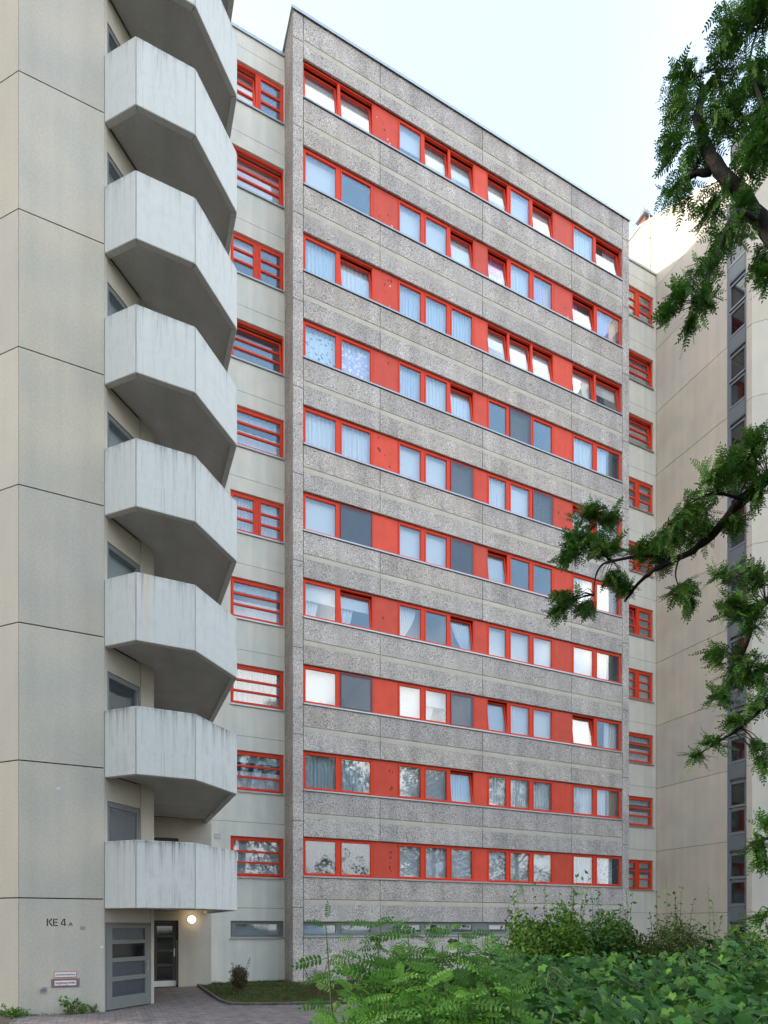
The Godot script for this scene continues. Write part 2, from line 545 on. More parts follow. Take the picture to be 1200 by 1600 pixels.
# what hangs behind one light: a code letter each
func dressing(win: Node3D, code: String, x: float, y: float, w: float, h: float, z: float, k: int) -> void:
	var p := Vector3(x - 0.04, y - 0.03, z)
	var ww := w + 0.08
	var hh := h + 0.08
	match code:
		"b": # roller blind right down
			obj("roller_blind", shared("blind_%.3f_%.3f" % [ww, hh], func(m: MB): m.box(0, ww, 0, hh, -0.004, 0.0)), mats.blind_white, win, p)
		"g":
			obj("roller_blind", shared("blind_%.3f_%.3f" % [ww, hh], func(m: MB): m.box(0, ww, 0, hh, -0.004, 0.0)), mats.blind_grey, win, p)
		"h", "H": # blind half down, with a net below it for H
			var f := 0.42 + 0.06 * (k % 4)
			obj("roller_blind", shared("half_%.3f_%.3f_%d" % [ww, hh, k % 4], func(m: MB):
				m.box(0, ww, hh * f, hh, -0.004, 0.0)
				m.box(0, ww, hh * f - 0.03, hh * f, -0.012, 0.008)), mats.blind_white, win, p)
			if code == "H":
				obj("curtain", cloth_mesh(ww * 0.55, hh, 5, 0.022, 0.35, k % 3), mats.net, win, p + Vector3(0, 0, -0.07))
		"c":
			obj("curtain", cloth_mesh(ww, hh, 7, 0.02, 0.0, k % 5), mats.net, win, p)
		"u":
			obj("curtain", cloth_mesh(ww, hh, 8, 0.02, 0.0, k % 5), mats.net_blue, win, p)
		"d":
			obj("curtain", cloth_mesh(ww, hh, 9, 0.025, 0.0, k % 5), mats.net_grey, win, p)
		"s", "S": # net swept to one side
			obj("curtain", cloth_mesh(ww * 0.85, hh, 7, 0.022, 0.72 if code == "s" else -0.72, k % 3), mats.net, win, p + Vector3(0.0 if code == "s" else ww * 0.15, 0, 0))
		"w", "W": # net over part of the width
			obj("curtain", cloth_mesh(ww * 0.55, hh, 5, 0.022, 0.0, k % 3), mats.net, win, p + Vector3(0.0 if code == "w" else ww * 0.45, 0, 0))
		"p": # pink drape, white net below
			obj("curtain", cloth_mesh(ww, hh * 0.45, 7, 0.02, 0.0, k % 5), mats.drape_pink, win, p + Vector3(0, hh * 0.55, 0.01))
			obj("curtain", cloth_mesh(ww, hh, 7, 0.02, 0.0, 2), mats.net, win, p + Vector3(0, 0, -0.04))
		"P":
			obj("curtain", cloth_mesh(ww * 0.4, hh, 4, 0.02, 0.0, k % 5), mats.drape_pink, win, p)
		"q":
			obj("curtain", cloth_mesh(ww * 0.62, hh, 5, 0.02, 0.0, k % 5), mats.drape_violet, win, p)
			obj("curtain", cloth_mesh(ww * 0.55, hh, 4, 0.02, -0.5, 1), mats.drape_rose, win, p + Vector3(ww * 0.45, 0, -0.05))
		"o":
			obj("curtain", cloth_mesh(ww * 0.5, hh, 5, 0.02, 0.0, 0), mats.net, win, p)
			obj("curtain", cloth_mesh(ww * 0.42, hh, 4, 0.03, 0.0, 2), mats.drape_brown, win, p + Vector3(ww * 0.58, 0, 0.02))
		"t":
			obj("curtain", cloth_mesh(ww, hh, 7, 0.012, 0.0, 1), mats.print_dots, win, p)
		"l":
			obj("curtain", cloth_mesh(ww, hh, 6, 0.012, 0.0, 1), mats.print_leaves, win, p)
		"r":
			obj("curtain", cloth_mesh(ww * 0.7, hh, 4, 0.02, -0.25, 1), mats.print_rings, win, p + Vector3(ww * 0.1, 0, 0))
		"v":
			var o := obj("venetian_blind", slats_mesh(ww, hh, 0.05, 0.9), mats.slat, win, p)
			o.set_meta("kind", "stuff")
		"x":
			var o2 := obj("venetian_blind", slats_mesh(ww, hh, 0.09, 0.95), mats.blind_dark, win, p)
			o2.set_meta("kind", "stuff")
		"k": # half curtain of lace
			obj("curtain", cloth_mesh(ww, hh * 0.52, 6, 0.012, 0.0, k % 4), mats.net, win, p)
			obj("curtain", cloth_mesh(ww, hh * 0.22, 8, 0.012, 0.0, k % 4), mats.net_blue, win, p + Vector3(0, hh * 0.78, 0))
		_:
			pass

# A window set into an opening w by h. cuts: where the mullions stand. codes: one string per light; a "/" in front means tilted,
# a "#" an insect screen outside. bars: cross bars in each light.
func window(parent: Node3D, at: Vector3, turn: float, w: float, h: float, cuts: Array, codes: Array, bars: int, frame: Material, sash_mat: Material, deep := 2.6, with_sill := true) -> void:
	var key := "win_%.3f_%.3f_%s" % [w, h, str(cuts)]
	var fw := 0.034
	var win := obj("window", shared(key, func(m: MB):
		ring(m, 0, w, 0, h, fw, 0.04, 0.055, -0.09, 0.0)
		for c in cuts:
			m.box(c - 0.05, c + 0.05, 0.04, h - 0.055, -0.09, -0.001, 0.004)), frame, parent, at)
	win.rotation.y = turn
	var edges := [fw]
	for c in cuts:
		edges.append(c - 0.05); edges.append(c + 0.05)
	edges.append(w - fw)
	for i in codes.size():
		var code: String = codes[i]
		var x0: float = edges[i * 2]
		var x1: float = edges[i * 2 + 1]
		var sw := x1 - x0
		var sh := h - 0.095
		var tilted := code.begins_with("/")
		var screened := code.begins_with("#")
		var what := code.substr(1) if tilted or screened else code
		var sb := 0.056 if bars == 0 else 0.075
		var sash := obj("sash", shared("sash_%.3f_%.3f_%d" % [sw, sh, bars], func(m: MB):
			ring(m, 0.003, sw - 0.003, 0.003, sh - 0.003, sb, sb, sb, -0.065, 0.010, 0.006)
			for b in bars:
				var y := sb + (sh - sb * 2) * (b + 1) / float(bars + 1)
				m.box(sb, sw - sb, y - 0.034, y + 0.034, -0.06, 0.008, 0.005)), sash_mat, win, Vector3(x0, 0.04, 0))
		# glass beads: a thin dark seal round the pane
		var pn := obj("pane", pane_mesh(sw - sb * 2, sh - sb * 2), mats.glass, win, Vector3(x0 + sb, 0.04 + sb, -0.022))
		if tilted:
			var a := -deg_to_rad(7.5)
			sash.rotation.x = a
			pn.rotation.x = a
			pn.position = Vector3(x0 + sb, 0.04, 0) + Basis(Vector3.RIGHT, a) * Vector3(0, sb, -0.022)
		if screened:
			var scr := obj("insect_screen", shared("screen_%.3f_%.3f" % [sw, sh], func(m: MB):
				ring(m, 0, sw, 0, sh, 0.03, 0.03, 0.03, 0.0, 0.018, 0.003)), mats.frame_dark if i == 1 else mats.red_dark, win, Vector3(x0, 0.04, 0.014))
			obj("screen_mesh", shared("net_%.3f_%.3f" % [sw, sh], func(m: MB):
				m.quad(Vector3(0.03, 0.03, 0.008), Vector3(0.03, sh - 0.03, 0.008), Vector3(sw - 0.03, sh - 0.03, 0.008), Vector3(sw - 0.03, 0.03, 0.008))), mats.screen, win, Vector3(x0, 0.04, 0.014))
		dressing(win, what, x0 + sb, 0.04 + sb, sw - sb * 2, sh - sb * 2, -0.27 if tilted else -0.17, int(at.x * 7.0 + at.y * 3.0) + i)
	if deep > 0.0:
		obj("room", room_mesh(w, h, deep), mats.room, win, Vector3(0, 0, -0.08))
	if with_sill:
		obj("sill", shared("sill_%.3f" % w, func(m: MB):
			m.box(-0.01, w + 0.01, -0.028, -0.004, -0.06, 0.125, 0.004)
			m.box(-0.01, w + 0.01, -0.056, -0.028, 0.115, 0.125, 0.002)), mats.sill, win)

# ---------------------------------------------------------------- the pebble-dashed block
func pebble_block() -> void:
	var b := thing("apartment_building", "ten-storey grey pebble-dash apartment block with rows of red framed windows", "building", Vector3(5.551, 0, -19.36), 0.0)
	var X := func(u: float) -> float: return u - 5.551
	var joints := [5.905, 8.637, 12.798, 17.002, 19.706]
	var roof := 31.46
	# dark backing seen in the joints, cut by the windows: one wall strip behind every spandrel
	for k in range(-1, 10):
		var y0: float = 4.764 + PITCH * k if k >= 0 else 1.996
		var y1: float = 3.432 + PITCH * (k + 1)
		if k == 9: y1 = roof
		obj("backing_wall", shared("backing_%.2f" % (y1 - y0), func(m: MB): m.box(0, 13.80, 0, y1 - y0, -0.32, -0.06)), mats.joint, b, Vector3(X.call(5.905), y0, 0))
		var band := y1 - 0.712 if k < 9 else y1 - 0.80
		for s in 4:
			var x0: float = X.call(joints[s]) + 0.007
			var x1: float = X.call(joints[s + 1]) - 0.007
			var w := x1 - x0
			for part in [["concrete_panel", y0, band - 0.156, mats.pebble_dash, 0.0, 0.010], ["concrete_band", band - 0.152, band, mats.band, -0.010, 0.0], ["concrete_panel", band + 0.008, y1, mats.pebble_dash, 0.0, 0.010]]:
				var h: float = part[2] - part[1]
				var zf: float = part[4]
				var bev: float = part[5]
				obj(part[0], shared("slab_%.3f_%.3f_%.3f" % [w, h, zf], func(m: MB): m.box(0, w, 0, h, -0.2, zf, bev)), one_of("pebble_dash") if part[0] == "concrete_panel" else part[3], b, Vector3(x0, part[1], 0))
	for s in 4:
		var x0: float = X.call(joints[s]) + 0.007
		var w: float = joints[s + 1] - joints[s] - 0.014
		obj("plinth_panel", shared("plinth_%.3f" % w, func(m: MB): m.box(0, w, 0, 1.50, -0.3, 0.0, 0.010)), mats.pebble_dash, b, Vector3(x0, 0, 0))
	# end piers: storey-high blocks, jointed
	for k in range(-1, 11):
		var y0 := 2.45 + PITCH * k
		var y1 := y0 + PITCH - 0.014
		if k == -1: y0 = 0.0
		if k == 10: y1 = roof
		obj("corner_pier", shared("pier_%.3f" % (y1 - y0), func(m: MB): m.box(0, 0.345, 0, y1 - y0, -0.94, 0.0, 0.012)), mats.pebble_dash, b, Vector3(0, y0, 0))
		obj("corner_pier", shared("pier2_%.3f" % (y1 - y0), func(m: MB): m.box(0, 0.366, 0, y1 - y0, -0.94, 0.0, 0.012)), mats.pebble_dash, b, Vector3(X.call(19.714), y0, 0))
	# walls of the body, roof and coping
	obj("side_wall", shared("side_wall", func(m: MB): m.box(0, 0.3, 0, roof, -11.0, -0.5)), mats.pebble_dash, b, Vector3(0.012, 0, 0))
	obj("side_wall", shared("side_wall", func(_m: MB): pass), mats.pebble_dash, b, Vector3(14.21, 0, 0))
	obj("rear_wall", shared("rear_wall", func(m: MB): m.box(0.31, 14.2, 0, roof, -11.0, -10.7)), mats.pebble_dash, b)
	obj("roof", shared("roof", func(m: MB): m.box(0.31, 14.2, roof - 0.5, roof - 0.3, -10.69, -0.33)), mats.joint, b)
	obj("coping", shared("coping", func(m: MB):
		m.box(-0.05, 14.58, roof + 0.002, roof + 0.05, -0.35, 0.06, 0.006)
		m.box(-0.05, 14.58, roof - 0.05, roof + 0.002, 0.045, 0.06, 0.003)
		m.box(-0.05, 0.30, roof + 0.002, roof + 0.05, -11.0, -0.35)
		m.box(14.2, 14.58, roof + 0.002, roof + 0.05, -11.0, -0.35)), mats.coping, b)
	# windows, top storey last
	var bays := [[5.915, 8.405, [1.245]], [9.337, 12.482, [1.02, 2.085]], [13.052, 16.168, [0.968, 2.05]], [17.10, 19.690, [1.20]]]
	var rows := [
		[["n", "n"], ["v", "v", "v"], ["g", "g", "g"], ["d", "r"]],  # third bay: mirrored trees put into the grey colour of its blinds
		[["d", "d"], ["v", "v", "/u"], ["c", "c", "c"], ["c", "o"]],
		[["b", "#/g"], ["b", "H", "#g"], ["/g", "c", "b"], ["/g", "W"]],
		[["H", "/H"], ["s", "n", "/S"], ["b", "b", "b"], ["b", "w"]],
		[["b", "#n"], ["b", "b", "#n"], ["/g", "n", "n"], ["c", "b"]],
		[["c", "c"], ["b", "b", "#g"], ["c", "b", "#u"], ["/c", "b"]],
		[["l", "t"], ["u", "c", "/c"], ["n", "#g", "n"], ["c", "w"]],
		[["u", "/c"], ["u", "u", "u"], ["/h", "/b", "/b"], ["/b", "/h"]],
		[["b", "n"], ["b", "b", "/b"], ["/p", "c", "q"], ["/P", "q"]],
		[["/h", "/h"], ["h", "/h", "/h"], ["/h", "b", "/h"], ["c", "/W"]],
	]
	for k in 10:
		var y := 3.494 + PITCH * k
		for i in 4:
			var bay: Array = bays[i]
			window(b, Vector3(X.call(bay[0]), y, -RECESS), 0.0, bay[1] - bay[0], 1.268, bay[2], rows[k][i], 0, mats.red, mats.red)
			if i < 3:
				var px: float = X.call(bay[1]) + 0.002
				var pw: float = bays[i + 1][0] - bay[1] - 0.004
				var ip := obj("infill_panel", shared("infill_%.3f" % pw, func(m: MB):
					m.box(0, pw, 0, 1.268, -0.10, -0.004, 0.003)
					m.box(0.035, pw - 0.035, 0.035, 1.233, -0.004, 0.003, 0.003)), one_of("red_panel"), b, Vector3(px, y, -RECESS))
				obj("sill", shared("isill_%.3f" % pw, func(m: MB):
					m.box(0.012, pw - 0.012, -0.028, -0.004, -0.06, 0.125, 0.004)
					m.box(0.012, pw - 0.012, -0.056, -0.028, 0.115, 0.125, 0.002)), mats.sill, ip)
				var n_flakes := 0
				if i == 0: n_flakes = [7, 6, 0, 1, 0, 5, 1, 5, 3, 5][k]
				if i == 2 and k in [5, 8]: n_flakes = 2
				for f in n_flakes:
					flake(ip, pw, k, f)
	# basement strip
	var by := 1.538
	for i in 4:
		var bay: Array = bays[i]
		window(b, Vector3(X.call(bay[0]), by, -RECESS), 0.0, bay[1] - bay[0], 0.455, bay[2], [["/n", "g"], ["g", "n", "n"], ["h", "h", "n"], ["n", "n"]][i], 0, mats.frame_grey, mats.frame_grey, 2.0)
		if i < 3:
			var pw: float = bays[i + 1][0] - bay[1] - 0.004
			obj("grey_infill_panel", shared("ginfill_%.3f" % pw, func(m: MB): m.box(0, pw, 0, 0.455, -0.10, 0.0, 0.004)), mats.frame_grey, b, Vector3(X.call(bay[1]) + 0.002, by, -RECESS))
	obj("wall_vent", shared("wall_vent", func(m: MB): ring(m, 0, 0.14, 0, 0.24, 0.03, 0.04, 0.04, 0.0, 0.015)), mats.rust, b, Vector3(X.call(12.90), 1.17, 0.001))

# blistered paint: an irregular chip lying on the panel
func flake(ip: Node3D, pw: float, k: int, f: int) -> void:
	var r := RandomNumberGenerator.new()
	r.seed = 77 + k * 31 + f * 7
	var m := MB.new()
	var c := Vector3(pw * (0.72 if k < 2 else r.randf_range(0.2, 0.8)) + r.randf_range(-0.06, 0.06), r.randf_range(0.12, 1.12), 0.0045 + 0.0004 * f)
	var q := r.randf_range(0.02, 0.055)
	var pts := []
	for i in 9:
		var a := -TAU * i / 9.0
		pts.append(c + Vector3(cos(a) * 0.8, sin(a) * 1.25, 0) * q * r.randf_range(0.4, 1.25))
	for i in 9:
		m.tri(c + Vector3(0, 0, 0.002), pts[i], pts[(i + 1) % 9])
	obj("paint_chip", m.mesh(), mats.flake if k > 6 and r.randf() < 0.5 else mats.scar, ip)

# ---------------------------------------------------------------- the two pale wings
func wing_panels(w: Node3D, width: float, x0: float, x1: float, roof: float, basement: bool) -> void:
	for k in range(-1, 11):
		var y0 := 2.45 + PITCH * k
		var y1 := y0 + PITCH - 0.012
		if k == -1: y0 = 0.0
		if k == 10: y1 = roof
		var o0 := 3.472 + PITCH * k - y0      # opening, within the panel
		var o1 := 4.790 + PITCH * k - y0
		if k == -1:
			o0 = 1.484; o1 = 2.022
		var h := y1 - y0
		var hole := k < 10 and (k >= 0 or basement)
		obj("wall_panel", shared("wing_%.2f_%.3f_%d_%.2f" % [width, h, int(hole), o0], func(m: MB):
			if not hole:
				m.box(0, width, 0, h, -0.25, 0.0, 0.006)
			else:
				m.box(0, x0, 0, h, -0.25, 0.0)
				m.box(x1, width, 0, h, -0.25, 0.0)
				m.box(x0, x1, 0, o0, -0.25, 0.0)
				m.box(x0, x1, o1, h, -0.25, 0.0)), mats.pale_wall, w, Vector3(0, y0, 0))
	obj("joint_backing", shared("jb_%.2f" % width, func(m: MB):
		for k in range(0, 11):
			m.box(0.01, width - 0.01, 2.40 + PITCH * k, 2.50 + PITCH * k, -0.24, -0.02)), mats.joint, w)
	obj("rear_wall", shared("rw_%.2f" % width, func(m: MB): m.box(0, width, 0, roof, -9.0, -8.8)), mats.pale_wall, w)
	obj("roof", shared("wr_%.2f" % width, func(m: MB): m.box(0, width, roof - 0.4, roof - 0.25, -8.8, -0.25)), mats.joint, w)
	obj("coping", shared("wc_%.2f" % width, func(m: MB):
		m.box(0, width - 0.01, roof + 0.002, roof + 0.05, -0.3, 0.05, 0.005)
		m.box(0, width - 0.01, roof - 0.05, roof + 0.002, 0.036, 0.05, 0.003)), mats.coping, w)

func wing_near() -> void:
	var w := thing("connecting_wing", "narrow pale concrete wing between the balcony tower and the pebble-dash block", "building", Vector3(3.03, 0, -20.3))
	wing_panels(w, 2.515, 0.71, 2.48, 31.10, true)
	var codes := [["v"], ["k"], ["d"], ["k"], ["c", "c"], ["k"], ["/n"], ["h", "n"], ["/b"], ["/g", "n"]]
	for k in 10:
		var two: bool = codes[k].size() == 2
		window(w, Vector3(0.712, 3.474 + PITCH * k, -0.07), 0.0, 1.766, 1.314, [0.883] if two else [], codes[k], 2, mats.red, mats.red)
	window(w, Vector3(0.712, 1.486, -0.07), 0.0, 1.766, 0.534, [], ["g"], 0, mats.frame_grey, mats.frame_grey, 2.0)
	var v := obj("vent_grille", shared("vent", func(m: MB):
		ring(m, 0, 0.2, 0, 0.18, 0.012, 0.012, 0.012, 0.0, 0.012, 0.002)
		for i in 5:
			m.box(0.012, 0.188, 0.018 + i * 0.031, 0.034 + i * 0.031, 0.0, 0.008)), mats.steel, w, Vector3(0.2, 4.65, 0.001))
	v.set_meta("label", "small steel vent grille")
	obj("vent_grille", shapes["vent"], mats.steel, w, Vector3(0.2, 7.46, 0.001))
	obj("wall_flashing", shared("flash", func(m: MB): m.box(0, 0.03, 0, 31.0, 0.0, 0.03, 0.003)), mats.coping_white, w, Vector3(0.0, 0, 0.0))

func wing_far() -> void:
	var w := thing("connecting_wing", "pale concrete wing beyond the pebble-dash block, meeting the far tower", "building", Vector3(20.09, 0, -20.3))
	wing_panels(w, 2.58, 0.62, 2.42, 31.20, false)
	var codes := [["k", "k"], ["k"], ["k"], ["c", "c"], ["/n", "d"], ["c", "n"], ["k", "k"], ["/g"], ["/d"], ["b", "k"]]
	for k in 10:
		var two: bool = codes[k].size() == 2
		window(w, Vector3(0.622, 3.474 + PITCH * k, -0.07), 0.0, 1.796, 1.314, [0.898] if two else [], codes[k], 2, mats.red, mats.red)

# ---------------------------------------------------------------- balcony tower on the entrance side
# slab along the line a to b (plan), thickness t on its inner side, with mitred ends
func face(a: Vector2, b: Vector2, t: float, y0: float, y1: float, ma: float, mb: float, gap := 0.006) -> ArrayMesh:
	var d := (b - a).normalized()
	var nrm := Vector2(-d.y, d.x)          # into the body when the outline is walked with the outside on the right
	var m := MB.new()
	m.prism(PackedVector2Array([a + d * gap, b - d * gap, b - d * (gap + mb * t) + nrm * t, a + d * (gap + ma * t) + nrm * t]), y0, y1)
	return m.mesh()

func tower_near() -> void:
	var o := Vector2(0.009, 14.52)
	var b := thing("residential_tower", "beige concrete tower with a stack of angular white balconies and stencilled entrance wall", "building", Vector3(o.x, 0, -o.y))
	var L := func(u: float, v: float) -> Vector2: return Vector2(u, v) - o
	var p0 := Vector2.ZERO
	var p1: Vector2 = L.call(-1.581, 14.52)
	var p2 := p1 + Vector2(-1, 1) * 3.2
	var q := 0.70711
	var e0 := Vector2(q, q) * 1.52           # end of the splayed wall with the doors
	var back: float = 19.55 - o.y
	var top := 34.5
	var base := 2.44
	var step := 2.806
	# wall panels, storey by storey
	for k in range(-1, 12):
		var y0 := base + step * k
		var y1 := y0 + step - 0.026
		if k == -1: y0 = 0.0
		if k == 11: y1 = top
		obj("wall_panel", face(p1, p0, 0.22, y0, y1, -0.414, 0.0), one_of("tower_wall"), b)
		obj("wall_panel", face(p2, p1, 0.22, y0, y1, 0.0, 0.414), one_of("tower_wall"), b)
	var core := MB.new()
	core.prism(PackedVector2Array([p1 + Vector2(-0.01, 0.03), p0 + Vector2(-0.03, 0.03), p0 + Vector2(-0.03, 0.20), p1 + Vector2(-0.09, 0.20)]), 0.0, top - 0.1)
	core.prism(PackedVector2Array([p2 + Vector2(0.021, 0.021), p1 + Vector2(0.021 - 0.02, 0.041), p1 + Vector2(0.12, 0.17), p2 + Vector2(0.14, 0.14)]), 0.0, top - 0.1)
	obj("joint_backing", core.mesh(), mats.joint, b)
	# splayed wall: slim pier, recessed wall with an opening on each storey, end pier
	var D := Vector2(q, q)
	var floor0 := 2.30
	for k in range(0, 12):
		var y0 := floor0 + step * k
		var y1 := y0 + step
		if k == 11: y1 = top
		obj("slim_pier", face(p0, p0 + D * 0.085, 0.22, y0, y1, 0.0, 0.0, 0.0), mats.tower_wall, b)
		obj("end_wall", face(p0 + D * 1.10, e0, 0.22, y0, y1, 0.0, 0.0, 0.0), mats.tower_wall, b)
		if k < 11:
			obj("lintel", face(p0 + D * 0.085 + Vector2(-q, q) * 0.03, p0 + D * 1.10 + Vector2(-q, q) * 0.03, 0.19, y0 + 2.26, y1, 0.0, 0.0, 0.0), mats.tower_wall, b)
			var at := p0 + D * 0.09
			window(b, Vector3(at.x, y0 + 0.10, -at.y) + Vector3(-q, 0, -q) * 0.05, PI / 4, 1.005, 2.155, [], ["g" if k > 1 else "n"], 0, mats.frame_grey, mats.frame_grey, 1.2, false)
			if k == 0:
				var pa := p0 + D * 0.18
				obj("rolled_glass_pane", shared("rolled", func(m: MB): m.quad(Vector3(0, 0, 0), Vector3(0, 1.95, 0), Vector3(0.83, 1.95, 0), Vector3(0.83, 0, 0))), mats.rolled_glass, b, Vector3(pa.x, y0 + 0.2, -pa.y) + Vector3(-q, 0, -q) * 0.064).rotation.y = PI / 4
	# ground storey of the splay: pier, door head
	obj("slim_pier", face(p0, p0 + D * 0.018, 0.22, 0.0, floor0, 0.0, 0.0, 0.0), mats.tower_wall, b)
	obj("end_wall", face(p0 + D * 1.425, e0, 0.22, 0.0, floor0, 0.0, 0.0, 0.0), mats.tower_wall, b)
	obj("lintel", face(p0 + D * 0.04 + Vector2(-q, q) * 0.03, p0 + D * 1.425 + Vector2(-q, q) * 0.03, 0.19, 1.93, floor0, 0.0, 0.0, 0.0), mats.tower_wall, b)
	# wall running back from the splay, and the rear wall of the loggias
	var bk := MB.new()
	bk.prism(PackedVector2Array([e0, e0 + Vector2(0, 0.0) + Vector2(-0.2, 0.06), Vector2(e0.x - 0.2, back + 0.3), Vector2(e0.x, back + 0.3)]), 0.0, top)
	obj("loggia_side_wall", bk.mesh(), mats.tower_wall, b)
	var xs: float = 3.02 - o.x
	var d0: float = 1.30 - o.x
	var d1: float = 2.055 - o.x
	for k in range(-1, 12):
		var y0 := floor0 + step * k
		var y1 := y0 + step
		if k == -1: y0 = 0.0
		if k == 11: y1 = top
		var m := MB.new()
		var head := 2.02 if k == -1 else y0 + 2.2
		m.box(e0.x, d0, y0, y1, -back - 0.25, -back)
		m.box(d1, xs, y0, y1, -back - 0.25, -back)
		m.box(d0, d1, head, y1, -back - 0.25, -back)
		obj("loggia_rear_wall", m.mesh(), mats.tower_wall, b)
		if k >= 0 and k < 11:
			var dr := obj("balcony_door", shared("balcony_door", func(mm: MB):
				ring(mm, 0, d1 - d0, 0, 2.2, 0.10, 0.12, 0.10, -0.08, 0.0, 0.005)), mats.door_dark, b, Vector3(d0, y0, -back - 0.06))
			obj("pane", shared("bdp", func(mm: MB): mm.quad(Vector3(0.1, 0.12, 0), Vector3(0.1, 2.1, 0), Vector3(d1 - d0 - 0.1, 2.1, 0), Vector3(d1 - d0 - 0.1, 0.12, 0))), mats.dark_glass, dr, Vector3(0, 0, -0.03))
	var ret := MB.new()
	ret.box(xs - 0.2, xs, 0.0, 31.5, -back - 0.80, -back - 0.25)
	obj("loggia_return_wall", ret.mesh(), mats.tower_wall, b)
	# hidden sides of the tower, its roof
	var sh := MB.new()
	sh.prism(PackedVector2Array([p2, p2 + Vector2(0, 9), p2 + Vector2(0.3, 9), p2 + Vector2(0.3, 0.3)]), 0.0, top)
	sh.prism(PackedVector2Array([p2 + Vector2(0, 9), p2 + Vector2(7.6, 9), p2 + Vector2(7.6, 9.3), p2 + Vector2(0, 9.3)]), 0.0, top)
	obj("rear_wall", sh.mesh(), mats.tower_wall, b)
	var rf := MB.new()
	rf.prism(PackedVector2Array([p2, p1 + Vector2(0, 0.2), p0 + Vector2(0, 0.2), e0, Vector2(e0.x, back), Vector2(xs, back), Vector2(xs, back + 3), p2 + Vector2(7.6, 9), p2 + Vector2(0, 9)]), top, top + 0.3)
	obj("roof", rf.mesh(), mats.joint, b)
	# balconies
	var A := p0 + Vector2(0.0, -0.004)
	var B: Vector2 = L.call(0.607, 13.922)
	var C: Vector2 = L.call(1.815, 13.922)
	var E: Vector2 = L.call(2.929, 15.036)
	var F: Vector2 = Vector2(E.x, back - 0.01)
	for k in 10:
		var y := 2.225 + step * k
		var h := 1.435
		var slab := MB.new()
		slab.prism(PackedVector2Array([A + Vector2(0.13, 0.02), B + Vector2(0.05, 0.12), C + Vector2(-0.05, 0.12), E + Vector2(-0.12, 0.05), F + Vector2(-0.12, 0), Vector2(e0.x + 0.004, F.y), e0 + Vector2(0.004, 0.0), p0 + D * 0.02]), 0.09, 0.26)
		var bal := obj("balcony", slab.mesh(), mats.soffit, b, Vector3(0, y, 0))
		bal.set_meta("label", ["lowest white balcony, over the entrance", "", "", "", "", "", "", "", "", ""][k]) if k == 0 else null
		var t := 0.125
		var skin := func(i: int) -> Material: return mats["parapet_rust"] if k == 2 and i == 1 else mats["parapet_%d" % [0, 2, 1, 3][(k * 3 + i) % 2 + (2 if k < 2 or (k == 3 and i == 1) else 0)]]
		obj("parapet_panel", slab_face(A, B, t, h, 0.0, 0.414), skin.call(0), bal)
		obj("parapet_panel", slab_face(B, C, t, h, 0.414, 0.414), skin.call(1), bal)
		obj("parapet_panel", slab_face(C, E, t, h, 0.414, 0.414), skin.call(2), bal)
		obj("parapet_panel", slab_face(E, F, t, h, 0.414, 0.0), skin.call(3), bal)
		var jb := MB.new()
		for v in [B, C, E]:
			var c: Vector2 = v
			var inn := Vector2(0.02 if v == B else -0.02, 0.045) if v != E else Vector2(-0.045, 0.02)
			jb.prism(PackedVector2Array([c + inn, c + inn + Vector2(0.02, 0.0), c + inn + Vector2(0.02, 0.03), c + inn + Vector2(0, 0.03)]), 0.01, h - 0.01)
		obj("joint_seal", jb.mesh(), mats.gasket, bal)
	# metal door in the splay
	var dp := p0 + D * 0.02
	var door := Node3D.new()
	door.name = "bin_store_door"
	b.add_child(door, true)
	door.position = Vector3(dp.x, 0.0, -dp.y) + Vector3(q, 0, q) * 0.004
	door.rotation.y = PI / 4
	var dw := 1.40
	obj("door_frame", shared("door_frame", func(m: MB):
		m.box(0, 0.03, 0.0, 1.925, -0.1, 0.0, 0.003)
		m.box(dw - 0.03, dw, 0.0, 1.925, -0.1, 0.0, 0.003)
		m.box(0.03, dw - 0.03, 1.89, 1.925, -0.1, 0.0, 0.003)), mats.door_grey, door)
	var rows := [0.30, 0.72, 1.13, 1.52]
	obj("door_leaf", shared("door_leaf", func(m: MB):
		m.box(0.034, 0.20, 0.03, 1.885, -0.06, 0.006, 0.004)
		m.box(dw - 0.20, dw - 0.034, 0.03, 1.885, -0.06, 0.006, 0.004)
		var ys := [0.03, 0.30, 0.64, 0.74, 1.055, 1.155, 1.455, 1.545, 1.80, 1.885]
		for i in 5:
			m.box(0.20, dw - 0.20, ys[i * 2] if i > 0 else 0.03, [0.24, 0.66, 1.07, 1.47, 1.885][i] if false else ys[i * 2 + 1], -0.06, 0.005, 0.004)), mats.door_grey, door)
	var ps := [[0.30, 0.64], [0.74, 1.055], [1.155, 1.455], [1.545, 1.80]]
	for i in 4:
		obj("pane", shared("dpane_%d" % i, func(m: MB): m.quad(Vector3(0.20, ps[i][0], 0), Vector3(0.20, ps[i][1], 0), Vector3(dw - 0.20, ps[i][1], 0), Vector3(dw - 0.20, ps[i][0], 0))), mats.dark_glass if i == 2 else mats.rolled_glass, door, Vector3(0, 0, -0.035))
	obj("door_handle", handle_mesh(), mats.steel, door, Vector3(dw - 0.115, 0.93, 0.008))
	var bkp := MB.new()
	bkp.box(0.0, dw, 0.0, 1.92, -0.5, -0.45)
	obj("door_backing", bkp.mesh(), mats.gasket, door)
	# glazed entrance door under the loggias
	var ed := Node3D.new()
	ed.name = "entrance_door"
	b.add_child(ed, true)
	ed.position = Vector3(d0, 0, -back - 0.12)
	var ew := d1 - d0
	obj("door_frame", shared("ent_frame", func(m: MB):
		m.box(0, 0.05, 0, 2.02, -0.1, 0.0, 0.004)
		m.box(ew - 0.05, ew, 0, 2.02, -0.1, 0.0, 0.004)
		m.box(0.05, ew - 0.05, 1.96, 2.02, -0.1, 0.0, 0.004)), mats.door_dark, ed)
